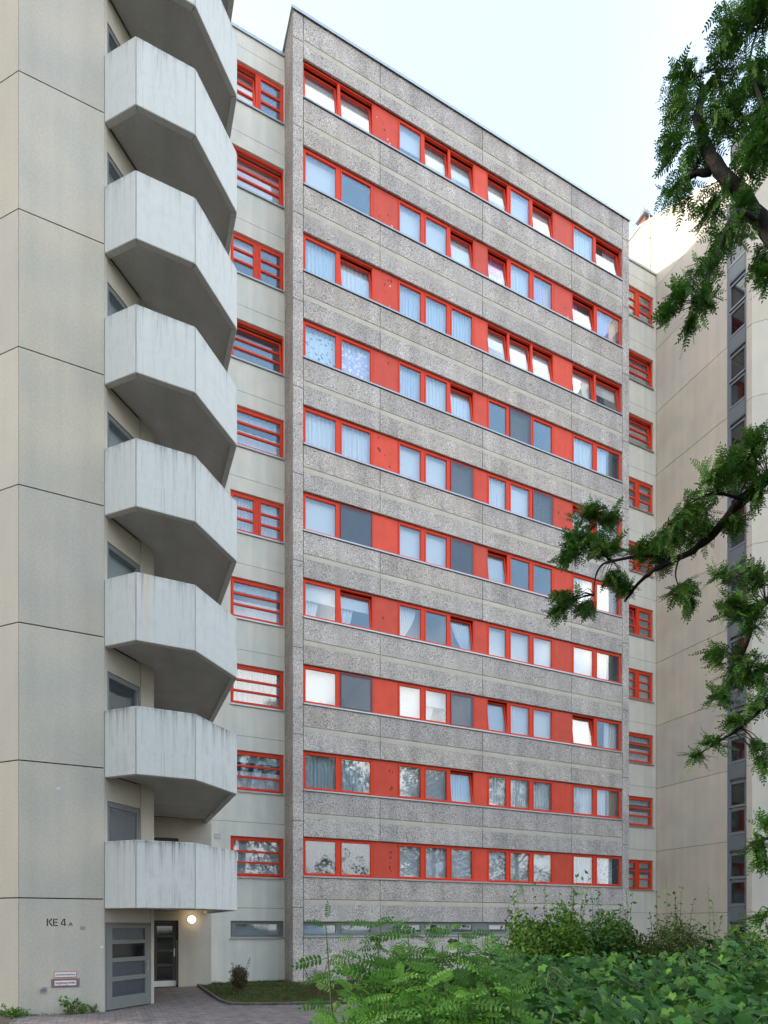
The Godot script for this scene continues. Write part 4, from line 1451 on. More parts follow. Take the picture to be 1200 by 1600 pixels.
func spray(_t: Node3D, path: Array, c: Vector3, rh: float, rv: float, dense := 1.0) -> void:
	var best: Vector3 = path[0]
	for p in path:
		if (p as Vector3).distance_to(c) < best.distance_to(c):
			best = p
	var n_tw := 3 + int(rh * 12.0)
	var ends := []
	for i in n_tw:
		var q := rdir(rng) * pow(rng.randf(), 0.45)
		ends.append(c + Vector3(q.x * rh, q.y * rv, q.z * rh))
	for e in ends:
		var mid: Vector3 = best.lerp(e, 0.5) + Vector3(0, 0.05, 0) + rdir(rng) * 0.04
		tube(twigs, smooth_path([best, mid, e], 3), 0.007, 0.0025, 4)
	rh = rh * 1.22 - 0.05
	rv = rv * 1.22 - 0.05
	var n := int((26.0 + 900.0 * rh * rv) * dense)
	for i in n:
		var q := rdir(rng) * pow(rng.randf(), 0.34)
		var p := c + Vector3(q.x * rh, q.y * rv, q.z * rh)
		var near: Vector3 = ends[i % n_tw]
		p = p.lerp(near.lerp(best, 0.35 * rng.randf()), 0.55)
		var d := (p - best).normalized() * 0.7 + rdir(rng) * 0.75 + Vector3(0, -0.22, 0)
		var up := (Vector3.UP + rdir(rng) * 0.55).normalized()
		var s := rng.randf_range(0.75, 1.2)
		sprays.append(Transform3D(facing(d, up).scaled(Vector3(s, s, s)), p - d.normalized() * 0.08))
		var g := rng.randf_range(0.7, 1.25)
		spray_tint.append(Color(g * rng.randf_range(0.85, 1.2), g, g * 0.9))

func locust_tree() -> void:
	rng.seed = 99
	twigs = MB.new()
	var t := thing("locust_tree", "dark feathery-leaved locust tree reaching in with crooked black limbs", "tree", Vector3.ZERO)
	var tr := MB.new()
	tube(tr, smooth_path([Vector3(7.62, -0.1, -2.85), Vector3(7.58, 2.2, -3.0), Vector3(7.50, 4.5, -3.35), Vector3(7.55, 6.8, -3.75), Vector3(7.62, 8.3, -4.15), Vector3(7.9, 10.8, -4.1), Vector3(8.3, 13.2, -4.0)], 4), 0.34, 0.10, 12, 0.03)
	obj("trunk", tr.mesh(), mats.bark, t)
	var limbs := {}
	limbs["1"] = limb(t, [Vector3(7.60, 8.19, -4.13), Vector3(7.56, 9.04, -4.37), Vector3(7.25, 10.17, -4.84), Vector3(7.06, 10.73, -5.03), Vector3(6.94, 11.12, -5.20), Vector3(6.87, 11.48, -5.34), Vector3(6.87, 11.89, -5.45), Vector3(6.83, 12.09, -5.47), Vector3(6.99, 12.51, -5.50), Vector3(7.18, 12.81, -5.53)], 0.095, 0.042)
	limbs["1b"] = limb(t, [Vector3(6.89, 11.46, -5.33), Vector3(6.92, 11.30, -5.37), Vector3(6.79, 11.35, -5.48), Vector3(6.68, 11.31, -5.65)], 0.050, 0.025)
	limbs["1c"] = limb(t, [Vector3(7.14, 10.30, -4.89), Vector3(6.71, 10.18, -4.86), Vector3(6.47, 9.74, -4.86), Vector3(6.25, 9.23, -4.85), Vector3(6.18, 8.90, -4.88)], 0.030, 0.008)
	limbs["1d"] = limb(t, [Vector3(7.36, 9.81, -4.68), Vector3(7.22, 10.78, -4.63), Vector3(7.11, 11.51, -4.79), Vector3(7.05, 12.10, -4.93), Vector3(7.20, 12.63, -4.97), Vector3(7.44, 13.17, -4.97)], 0.030, 0.008)
	limbs["2"] = limb(t, [Vector3(7.27, 6.96, -3.95), Vector3(7.04, 7.01, -4.27), Vector3(6.95, 7.01, -4.64), Vector3(6.83, 6.85, -4.86), Vector3(6.77, 6.77, -4.94), Vector3(6.72, 6.60, -5.13), Vector3(6.65, 6.51, -5.33), Vector3(6.57, 6.47, -5.53), Vector3(6.44, 6.42, -5.81), Vector3(6.39, 6.34, -6.00), Vector3(6.30, 6.16, -6.15)], 0.085, 0.014)
	limbs["2b"] = limb(t, [Vector3(6.57, 6.47, -5.53), Vector3(6.32, 6.59, -5.81), Vector3(6.08, 6.64, -6.14), Vector3(6.01, 6.63, -6.28), Vector3(6.01, 6.51, -6.39), Vector3(6.00, 6.30, -6.39)], 0.022, 0.008)
	limbs["2c"] = limb(t, [Vector3(6.08, 6.64, -6.14), Vector3(5.94, 6.85, -6.31), Vector3(5.92, 7.07, -6.43), Vector3(5.82, 7.24, -6.47)], 0.012, 0.005)
	limbs["2d"] = limb(t, [Vector3(6.83, 6.85, -4.86), Vector3(6.42, 6.83, -4.89), Vector3(6.24, 6.79, -5.08), Vector3(6.08, 6.59, -5.26)], 0.020, 0.006)
	limbs["2e"] = limb(t, [Vector3(6.57, 6.47, -5.53), Vector3(6.49, 6.21, -5.51), Vector3(6.58, 5.98, -5.47)], 0.014, 0.005)
	limbs["3"] = limb(t, [Vector3(7.05, 5.08, -3.83), Vector3(6.84, 5.39, -4.15), Vector3(6.69, 5.46, -4.43), Vector3(6.63, 5.30, -4.57), Vector3(6.52, 4.97, -4.62), Vector3(6.49, 4.66, -4.74), Vector3(6.39, 4.40, -4.79)], 0.060, 0.012)
	limbs["4"] = limb(t, [Vector3(7.05, 4.35, -3.83), Vector3(6.65, 4.33, -4.23), Vector3(6.50, 4.22, -4.41), Vector3(6.43, 4.08, -4.55), Vector3(6.27, 3.92, -4.73), Vector3(6.10, 3.77, -4.92)], 0.050, 0.006)
	limbs["5"] = limb(t, [Vector3(5.73, 2.70, -3.11), Vector3(5.44, 2.66, -3.35), Vector3(5.31, 2.62, -3.52), Vector3(5.23, 2.59, -3.67)], 0.030, 0.006)
	limbs["6"] = limb(t, [Vector3(5.73, 2.10, -3.11), Vector3(5.44, 2.04, -3.35), Vector3(5.31, 1.97, -3.52)], 0.025, 0.005)
	spray(t, limbs["1d"], Vector3(7.08, 12.89, -5.13), 0.35, 0.35, 0.88)
	spray(t, limbs["1d"], Vector3(7.24, 12.94, -4.95), 0.27, 0.31, 0.88)
	spray(t, limbs["1"], Vector3(7.09, 12.67, -5.35), 0.32, 0.24, 0.88)
	spray(t, limbs["1"], Vector3(6.78, 12.67, -5.60), 0.33, 0.21, 0.88)
	spray(t, limbs["1d"], Vector3(7.14, 12.10, -4.89), 0.27, 0.35, 0.88)
	spray(t, limbs["1"], Vector3(6.69, 12.26, -5.64), 0.29, 0.25, 0.88)
	spray(t, limbs["1"], Vector3(7.07, 11.92, -5.25), 0.44, 0.32, 0.88)
	spray(t, limbs["1"], Vector3(6.60, 11.81, -5.68), 0.21, 0.21, 0.88)
	spray(t, limbs["1"], Vector3(6.76, 11.61, -5.50), 0.31, 0.23, 0.88)
	spray(t, limbs["1b"], Vector3(6.69, 11.24, -5.64), 0.29, 0.18, 0.88)
	spray(t, limbs["1d"], Vector3(7.04, 11.11, -4.93), 0.28, 0.35, 0.88)
	spray(t, limbs["1"], Vector3(6.89, 10.91, -5.33), 0.32, 0.21, 0.88)
	spray(t, limbs["1"], Vector3(6.97, 10.42, -4.97), 0.31, 0.23, 0.88)
	spray(t, limbs["1d"], Vector3(7.08, 11.43, -4.80), 0.19, 0.38, 0.88)
	spray(t, limbs["1c"], Vector3(6.58, 9.85, -4.92), 0.28, 0.22, 0.88)
	spray(t, limbs["1c"], Vector3(6.28, 9.41, -4.95), 0.24, 0.22, 0.88)
	spray(t, limbs["1c"], Vector3(5.93, 9.00, -5.00), 0.19, 0.16, 0.88)
	spray(t, limbs["1c"], Vector3(6.21, 8.94, -4.87), 0.22, 0.20, 0.88)
	spray(t, limbs["1c"], Vector3(6.04, 8.63, -4.95), 0.12, 0.17, 0.88)
	spray(t, limbs["1c"], Vector3(5.83, 8.81, -5.04), 0.13, 0.15, 0.88)
	spray(t, limbs["1"], Vector3(7.05, 9.77, -4.82), 0.17, 0.21, 0.88)
	spray(t, limbs["1"], Vector3(7.09, 9.47, -4.80), 0.12, 0.17, 0.88)
	spray(t, limbs["2"], Vector3(6.74, 7.34, -4.63), 0.19, 0.23, 1.25)
	spray(t, limbs["2d"], Vector3(6.42, 6.94, -4.89), 0.37, 0.21, 1.25)
	spray(t, limbs["2d"], Vector3(6.69, 7.09, -4.76), 0.26, 0.25, 1.25)
	spray(t, limbs["2d"], Vector3(6.24, 6.69, -5.08), 0.33, 0.21, 1.25)
	spray(t, limbs["2d"], Vector3(6.20, 6.52, -5.31), 0.28, 0.17, 1.25)
	spray(t, limbs["2b"], Vector3(6.32, 6.64, -5.81), 0.26, 0.20, 1.25)
	spray(t, limbs["2c"], Vector3(5.97, 7.41, -6.40), 0.26, 0.14, 1.25)
	spray(t, limbs["2c"], Vector3(6.17, 7.31, -6.32), 0.21, 0.15, 1.25)
	spray(t, limbs["2c"], Vector3(5.78, 7.09, -6.49), 0.28, 0.19, 1.25)
	spray(t, limbs["2c"], Vector3(5.71, 6.89, -6.64), 0.23, 0.14, 1.25)
	spray(t, limbs["2c"], Vector3(5.94, 6.94, -6.31), 0.27, 0.19, 1.25)
	spray(t, limbs["2b"], Vector3(6.06, 6.78, -6.15), 0.24, 0.15, 1.25)
	spray(t, limbs["2b"], Vector3(5.69, 6.31, -6.64), 0.21, 0.17, 1.25)
	spray(t, limbs["2b"], Vector3(5.59, 6.13, -6.69), 0.16, 0.09, 1.25)
	spray(t, limbs["2b"], Vector3(5.97, 6.18, -6.52), 0.16, 0.16, 1.25)
	spray(t, limbs["2b"], Vector3(6.17, 6.50, -6.20), 0.22, 0.14, 1.25)
	spray(t, limbs["2"], Vector3(6.29, 6.33, -6.15), 0.14, 0.15, 1.25)
	spray(t, limbs["2"], Vector3(6.47, 6.56, -5.74), 0.23, 0.15, 1.25)
	spray(t, limbs["2"], Vector3(6.64, 6.63, -5.22), 0.30, 0.16, 1.25)
	spray(t, limbs["2"], Vector3(6.80, 6.63, -4.93), 0.20, 0.12, 1.25)
	spray(t, limbs["2e"], Vector3(6.57, 6.07, -5.48), 0.18, 0.18, 1.25)
	spray(t, limbs["2e"], Vector3(6.63, 5.88, -5.45), 0.11, 0.08, 1.25)
	spray(t, limbs["2"], Vector3(6.74, 6.80, -4.63), 0.15, 0.26, 1.25)
	spray(t, limbs["3"], Vector3(6.45, 5.89, -4.87), 0.18, 0.15, 0.88)
	spray(t, limbs["3"], Vector3(6.58, 5.80, -4.59), 0.23, 0.24, 0.88)
	spray(t, limbs["3"], Vector3(6.37, 5.37, -4.69), 0.21, 0.24, 0.88)
	spray(t, limbs["3"], Vector3(6.52, 5.28, -4.51), 0.21, 0.32, 0.88)
	spray(t, limbs["3"], Vector3(6.33, 4.89, -4.82), 0.19, 0.19, 0.88)
	spray(t, limbs["3"], Vector3(6.50, 4.76, -4.63), 0.26, 0.29, 0.88)
	spray(t, limbs["3"], Vector3(6.51, 4.61, -4.40), 0.14, 0.32, 0.88)
	spray(t, limbs["3"], Vector3(6.39, 4.45, -4.79), 0.22, 0.15, 0.88)
	spray(t, limbs["4"], Vector3(6.45, 4.26, -4.43), 0.18, 0.18, 0.88)
	spray(t, limbs["4"], Vector3(6.34, 4.14, -4.59), 0.18, 0.11, 0.88)
	spray(t, limbs["4"], Vector3(6.18, 3.89, -4.77), 0.19, 0.07, 0.88)
	spray(t, limbs["4"], Vector3(6.12, 3.79, -4.91), 0.10, 0.05, 0.88)
	spray(t, limbs["4"], Vector3(6.50, 3.81, -4.41), 0.12, 0.08, 0.88)
	spray(t, limbs["4"], Vector3(6.54, 3.63, -4.39), 0.07, 0.14, 0.88)
	spray(t, limbs["5"], Vector3(5.22, 2.59, -3.56), 0.13, 0.12, 0.88)
	spray(t, limbs["5"], Vector3(5.27, 2.76, -3.54), 0.08, 0.08, 0.88)
	spray(t, limbs["5"], Vector3(5.24, 2.42, -3.55), 0.09, 0.08, 0.88)
	spray(t, limbs["6"], Vector3(5.23, 1.95, -3.56), 0.09, 0.04, 0.88)
	# the rest of the crown: boughs on the sides away from the block
	var boughs := [[Vector3(7.62, 8.3, -4.15), Vector3(8.9, 9.6, -3.6), Vector3(10.2, 10.6, -2.9)], [Vector3(7.55, 6.8, -3.75), Vector3(8.8, 7.6, -2.8), Vector3(9.9, 8.3, -1.6)], [Vector3(7.9, 10.8, -4.1), Vector3(8.4, 12.6, -5.0), Vector3(8.9, 14.0, -5.9)], [Vector3(8.3, 13.2, -4.0), Vector3(8.8, 14.4, -3.4), Vector3(9.3, 15.3, -2.6)], [Vector3(8.0, 11.4, -4.1), Vector3(9.4, 12.6, -4.2), Vector3(10.6, 13.4, -4.6)]]
	for p in boughs:
		var path := limb(t, p, 0.09, 0.025)
		for k in 4:
			var c: Vector3 = path[int((path.size() - 1) * (0.4 + 0.2 * k))]
			spray(t, path, c + Vector3(0.25 * k - 0.3, rng.randf_range(0.0, 0.5), rng.randf_range(-0.4, 0.4)), 0.75, 0.5, 0.55)
	obj("twig", twigs.mesh(), mats.twig, t).set_meta("kind", "stuff")
	var f := frond_mesh(8, 0.23, 0.040, 0.015, 5)
	var f2 := frond_mesh(7, 0.19, 0.037, 0.014, 6)
	var half := [[], []]
	var ht := [[], []]
	for i in sprays.size():
		half[i % 2].append(sprays[i]); ht[i % 2].append(spray_tint[i])
	scatter("crown", f, mats.leaf_tree, half[0], ht[0], t)
	scatter("crown", f2, mats.leaf_tree, half[1], ht[1], t)

# place in the garden: a is measured across the view, d in depth along the path towards the block
func garden_at(a: float, y: float, d: float) -> Vector3:
	return Vector3(0.9107 * a + 0.4131 * d, y, 0.4131 * a - 0.9107 * d)

# a bush: woody stems, shoots that stand out, and small leaves through its volume
func bush(called: String, label: String, at: Vector3, h: float, w: float, leaves: int, lm: Mesh, lmat: Material, smat: Material, shoots: int, seed_: int, group := "", low := 0.1) -> Node3D:
	var t := thing(called, label, "weed" if called == "nettle_weed" else "shrub", at, 0.0, group)
	var r := RandomNumberGenerator.new()
	r.seed = seed_
	var ends := []
	var n := 9
	for i in n:
		var a := TAU * i / n + r.randf()
		var k := r.randf_range(0.3, 0.95)
		var e := Vector3(cos(a) * w * 0.5 * k, h * r.randf_range(0.7, 0.95), sin(a) * w * 0.5 * k)
		var m := MB.new()
		tube(m, smooth_path([Vector3(cos(a) * 0.04, 0, sin(a) * 0.04), Vector3(e.x * 0.45, e.y * 0.5, e.z * 0.45), e], 3), 0.011, 0.004, 5)
		obj("stem", m.mesh(), smat, t)
		ends.append(e)
	var places := []
	var tint := []
	for i in leaves:
		var q := rdir(r) * pow(r.randf(), 0.38)
		var lump := 1.0 + 0.16 * sin(q.x * 5.0 + seed_) * cos(q.z * 4.0 + q.y * 3.0)
		var p := Vector3(q.x * w * 0.5, h * (low + (1.0 - low) * (0.5 + 0.5 * signf(q.y) * pow(absf(q.y), 0.65))), q.z * w * 0.5) * lump
		p = p.lerp(ends[i % n], 0.15)
		var s := r.randf_range(0.6, 1.25)
		places.append(Transform3D(facing(rdir(r) + Vector3(0, -0.2, 0), q + rdir(r) * 0.8 + Vector3(0, 0.3, 0)).scaled(Vector3(s, s, s)), p))
		var g := r.randf_range(0.7, 1.3)
		tint.append(Color(g * r.randf_range(0.9, 1.25), g, g * 0.9))
	for i in shoots:
		var a := r.randf() * TAU
		var b := Vector3(cos(a) * w * 0.3, h * 0.75, sin(a) * w * 0.3)
		var e := b + Vector3(cos(a) * 0.12, h * r.randf_range(0.3, 0.55), sin(a) * 0.12)
		var m := MB.new()
		var path := smooth_path([b, b.lerp(e, 0.5) + rdir(r) * 0.03, e], 4)
		tube(m, path, 0.004, 0.0018, 4)
		obj("shoot", m.mesh(), smat, t)
		for j in path.size():
			for k in 2:
				places.append(Transform3D(facing(rdir(r) + Vector3(0, 0.3, 0), rdir(r)).scaled(Vector3.ONE * r.randf_range(0.7, 1.1)), path[j]))
				var g := r.randf_range(0.9, 1.5)
				tint.append(Color(g * 1.1, g, g * 0.85))
	scatter("foliage", lm, lmat, places, tint, t)
	return t

# a tall thin shoot with leaves in turn up its stem
func tall_shoot(called: String, label: String, at: Vector3, h: float, leaf: Mesh, lmat: Material, n: int, seed_: int, group := "") -> void:
	var t := thing(called, label, "plant", at, 0.0, group)
	var r := RandomNumberGenerator.new()
	r.seed = seed_
	var lean := Vector3(r.randf_range(-0.12, 0.12), 0, r.randf_range(-0.12, 0.12)) * h * 0.5
	var path := smooth_path([Vector3.ZERO, Vector3(lean.x * 0.2, h * 0.5, lean.z * 0.3), Vector3(lean.x, h, lean.z)], 8)
	var m := MB.new()
	tube(m, path, 0.008, 0.002, 5)
	obj("stem", m.mesh(), mats.stem_green, t)
	for i in n:
		var s := 0.45 + 0.55 * i / float(n)
		var p: Vector3 = path[int(s * (path.size() - 1))]
		var a := i * 2.4 + r.randf()
		var sc := r.randf_range(0.7, 1.1) * (1.15 - 0.6 * s)
		var o := obj("leaf", leaf, lmat, t)
		o.transform = Transform3D(facing(Vector3(cos(a), r.randf_range(-0.5, 0.3), sin(a)), Vector3.UP * 0.7 + Vector3(cos(a), 0, sin(a)) * 0.6 + rdir(r) * 0.5).scaled(Vector3(sc, sc, sc)), p + Vector3(0, r.randf_range(-0.02, 0.04), 0))

func garden() -> void:
	var tiny := small_leaf(0.028, 0.016)
	bush("barberry_bush", "small round reddish-green barberry bush on the lawn by the path kerb", Vector3(3.24, 0.03, -16.35), 0.74, 0.52, 3600, small_leaf(0.042, 0.026), mats.leaf_barberry, mats.stem_red, 5, 31, "barberry bushes on the lawn", 0.16)
	bush("barberry_bush", "spindly red-twigged barberry bush in front of the corner pier", Vector3(4.95, 0.03, -15.2), 0.75, 0.75, 800, tiny, mats.leaf_barberry, mats.stem_red, 9, 32, "barberry bushes on the lawn")
	bush("barberry_bush", "sparse red-twigged barberry bush half hidden behind the robinia saplings", Vector3(6.2, 0.03, -15.8), 0.95, 0.8, 600, tiny, mats.leaf_barberry, mats.stem_red, 10, 33, "barberry bushes on the lawn")
	var leaf := small_leaf(0.075, 0.040)
	bush("spirea_bush", "light green twiggy bush before the basement windows of the pebble-dash block", garden_at(2.35, 0.0, 8.9), 2.02, 1.5, 11000, leaf, mats.leaf_shrub, mats.stem_green, 14, 41)
	bush("evergreen_bush", "dark dense bush between the light green bush and the brownish one", garden_at(3.25, 0.0, 9.3), 1.94, 1.6, 12000, leaf, mats.leaf_tree, mats.twig, 6, 42)
	bush("spirea_bush", "dull brownish-green fine-leaved bush before the far tower wall", garden_at(4.15, 0.0, 8.9), 1.86, 1.8, 14000, small_leaf(0.055, 0.026), mats.leaf_dull, mats.twig, 10, 43)
	bush("spirea_bush", "fresh green bush behind the vine at the foot of the stair window strip", garden_at(5.0, 0.0, 8.4), 1.72, 1.7, 8000, leaf, mats.leaf_shrub, mats.stem_green, 8, 44)
	var big := small_leaf(0.115, 0.085)
	tall_shoot("sapling_shoot", "tall shoot with broad leaves rising against the far tower wall", garden_at(3.93, 0.0, 8.5), 2.52, big, mats.leaf_shrub, 24, 51)
	tall_shoot("sapling_shoot", "thin pale shoot standing against the stair window strip", garden_at(4.52, 0.0, 8.5), 2.42, small_leaf(0.06, 0.035), mats.leaf_shrub, 30, 52)
	tall_shoot("sapling_shoot", "slim shoot in front of the far pale wing", garden_at(3.72, 0.0, 9.3), 2.42, small_leaf(0.06, 0.03), mats.leaf_shrub, 34, 53, "")
	tall_shoot("sapling_shoot", "short shoot beside the lowest stair window", garden_at(4.72, 0.0, 8.2), 2.05, small_leaf(0.07, 0.045), mats.leaf_shrub, 18, 54)
	vine_bank()
	saplings()
	# weeds at the foot of the tower
	bush("nettle_weed", "leafy green weed at the foot of the tower under the signs", Vector3(-0.64, 0.0, -14.36), 0.30, 0.30, 80, small_leaf(0.085, 0.042), mats.leaf_shrub, mats.stem_green, 2, 61, "", 0.05)
	bush("nettle_weed", "smaller leafy weed close beside the taller one under the signs", Vector3(-0.40, 0.0, -14.34), 0.24, 0.24, 55, small_leaf(0.085, 0.04), mats.leaf_shrub, mats.stem_green, 1, 62, "", 0.05)
	bush("nettle_weed", "thin dry weed between the leafy weeds and the metal door", Vector3(-0.20, 0.0, -14.38), 0.17, 0.26, 60, small_leaf(0.05, 0.015), mats.leaf_dull, mats.stem_green, 3, 63, "", 0.05)
	bush("nettle_weed", "low clump of weeds at the splayed tower corner, farthest from the door", Vector3(-1.62, 0.0, -14.36), 0.20, 0.55, 150, small_leaf(0.075, 0.035), mats.leaf_shrub, mats.stem_green, 2, 64, "", 0.05)
	var r := RandomNumberGenerator.new()
	r.seed = 65
	var places := []
	var tint := []
	for i in 900:
		var u := -1.55 - absf(r.randfn(0.0, 0.35)) if r.randf() < 0.55 else r.randf_range(-1.6, -0.05)
		var v := 14.50 - absf(r.randfn(0.0, 0.045))
		if u < -1.58: v += -1.58 - u
		if u > -1.3 and r.randf() < 0.72: continue
		var s := r.randf_range(0.5, 1.3)
		places.append(Transform3D(facing(rdir(r) + Vector3(0, 0.5, 0), rdir(r)).scaled(Vector3(s, s, s)), Vector3(u, r.randf_range(0.01, 0.10 if u < -1.4 else 0.04), -v)))
		var g := r.randf_range(0.7, 1.3)
		tint.append(Color(g, g, g))
	tag(scatter("wall_foot_weeds", small_leaf(0.045, 0.022), mats.leaf_shrub, places, tint), "tiny green weeds sprouting along the foot of the beige tower", "weeds")
	# dry leaves and litter on the stones
	places = []; tint = []
	for i in 130:
		var u := r.randf_range(-0.2, 5.0); var v := r.randf_range(11.6, 19.0)
		if on_lawn(u, v) or (v > 14.4 and u < 1.2): continue
		var s := r.randf_range(0.4, 1.0)
		places.append(Transform3D(facing(Vector3(r.randf_range(-1, 1), 0.05, r.randf_range(-1, 1)), Vector3.UP).scaled(Vector3(s, s, s)), Vector3(u, 0.028, -v)))
		tint.append([Color(2.4, 1.6, 1.0), Color(5, 4.6, 4.2), Color(3.0, 2.0, 0.9)][r.randi_range(0, 2)])
	tag(scatter("dry_leaf_litter", small_leaf(0.05, 0.03), mats.leaf_dull, places, tint), "scattered dry leaves and scraps lying on the paving", "litter")

# the creeper that smothers the hedge beside the path
func bank_height(a: float, d: float, n: FastNoiseLite) -> float:
	var front := smoothstep(1.9, 2.75, d)
	var rise := lerpf(1.33, 1.46 + 0.10 * smoothstep(2.2, 3.4, a), smoothstep(2.6, 5.2, d)) * front
	var rear := 1.0 - smoothstep(6.2, 7.6, d)
	var left := smoothstep(0.30, 0.80, a - 0.02 * d)
	return rise * (0.15 + 0.85 * rear) * left + n.get_noise_2d(a * 1.0, d) * 0.20 * left * front + n.get_noise_2d(a * 3.1 + 40.0, d * 3.1) * 0.12 * left * front

func vine_bank() -> void:
	var t := thing("vine_covered_hedge", "bank of broad dark lobed vine leaves smothering a low hedge beside the path", "hedge", garden_at(2.0, 0.0, 4.5))
	var off := t.position
	var n := FastNoiseLite.new()
	n.seed = 8; n.frequency = 0.9
	var r := RandomNumberGenerator.new()
	r.seed = 88
	var forms := []
	for i in 4:
		forms.append(lobed_mesh(0.062, 300 + i))
	var all := []
	for i in 11500:
		var a := r.randf_range(0.35, 4.9)
		var d := r.randf_range(2.2, 7.6)
		if a > 0.72 * d + 0.3: continue
		var y := bank_height(a, d, n)
		if y < 0.25: continue
		var deep := i % 3 == 0
		var e := 0.12
		var gx := (bank_height(a + e, d, n) - y) / e
		var gz := (bank_height(a, d + e, n) - y) / e
		var na := -gx; var nd := -gz
		var nrm := (garden_at(na, 0, nd) + Vector3(0, 1.15, 0) + garden_at(0, 0, -0.75) + rdir(r) * 1.0).normalized()
		var hang := garden_at(r.randf_range(-0.9, 0.9), 0, -0.7) + Vector3(0, -0.75, 0) + rdir(r) * 0.6
		hang -= nrm * hang.dot(nrm)
		var s := r.randf_range(0.7, 1.3) * (1.0 if r.randf() > 0.2 else 0.55)
		var p := garden_at(a, y + (r.randf_range(-0.42, -0.12) if deep else r.randf_range(-0.10, 0.05)), d) - off
		var g := r.randf_range(0.55, 1.25)
		var young := s < 0.62 or r.randf() < 0.10
		var c := Color(g * 1.7, g * 1.45, g * 1.0) if young else Color(g * r.randf_range(0.85, 1.15), g, g * 1.05)
		all.append([d + (9.0 if deep or absf(a) > 0.60 * d or y < 1.85 - 0.160 * d else 0.0), Transform3D(facing(hang, nrm).scaled(Vector3(s, s, s)), p), c])
	all.sort_custom(func(x, y): return x[0] < y[0])
	var tones := []
	for i in 4:
		var m := leaf_mat("leaf_vine_%d" % i, [lin(0.036, 0.108, 0.022), lin(0.052, 0.142, 0.024), lin(0.026, 0.078, 0.022), lin(0.105, 0.215, 0.030)][i], Color(0.12, 0.26, 0.04), 0.6)
		tones.append(m)
	var rest := [[], [], [], []]
	var tint := [[], [], [], []]
	for i in all.size():
		if i < 300:
			var o := obj("leaf", forms[i % 4], tones[3 if all[i][2].r > 1.25 else i % 3], t)
			o.transform = all[i][1]
		else:
			rest[i % 4].append(all[i][1]); tint[i % 4].append(all[i][2])
	for i in 4:
		scatter("foliage", forms[i], mats.leaf_vine, rest[i], tint[i], t)
	# climbing runners
	var st := MB.new()
	for i in 26:
		var a := r.randf_range(0.8, 3.4); var d := r.randf_range(3.0, 6.2)
		var path := []
		for k in 6:
			path.append(garden_at(a, bank_height(a, d, n) + 0.03 + 0.05 * sin(k * 1.7 + i), d) - off)
			a += r.randf_range(-0.16, 0.16); d += r.randf_range(-0.15, 0.15)
		tube(st, smooth_path(path, 3), 0.0035, 0.002, 4)
	obj("runner", st.mesh(), mats.stem_green, t).set_meta("kind", "stuff")
	# woody stems that carry it
	for i in 14:
		var a := r.randf_range(0.7, 3.6); var d := r.randf_range(3.0, 6.0)
		var m := MB.new()
		tube(m, smooth_path([garden_at(a, 0, d) - off, garden_at(a + r.randf_range(-0.15, 0.15), 0.7, d + r.randf_range(-0.15, 0.15)) - off, garden_at(a + r.randf_range(-0.3, 0.3), 1.25, d + r.randf_range(-0.3, 0.3)) - off], 3), 0.016, 0.008, 6)
		obj("stem", m.mesh(), mats.twig, t)

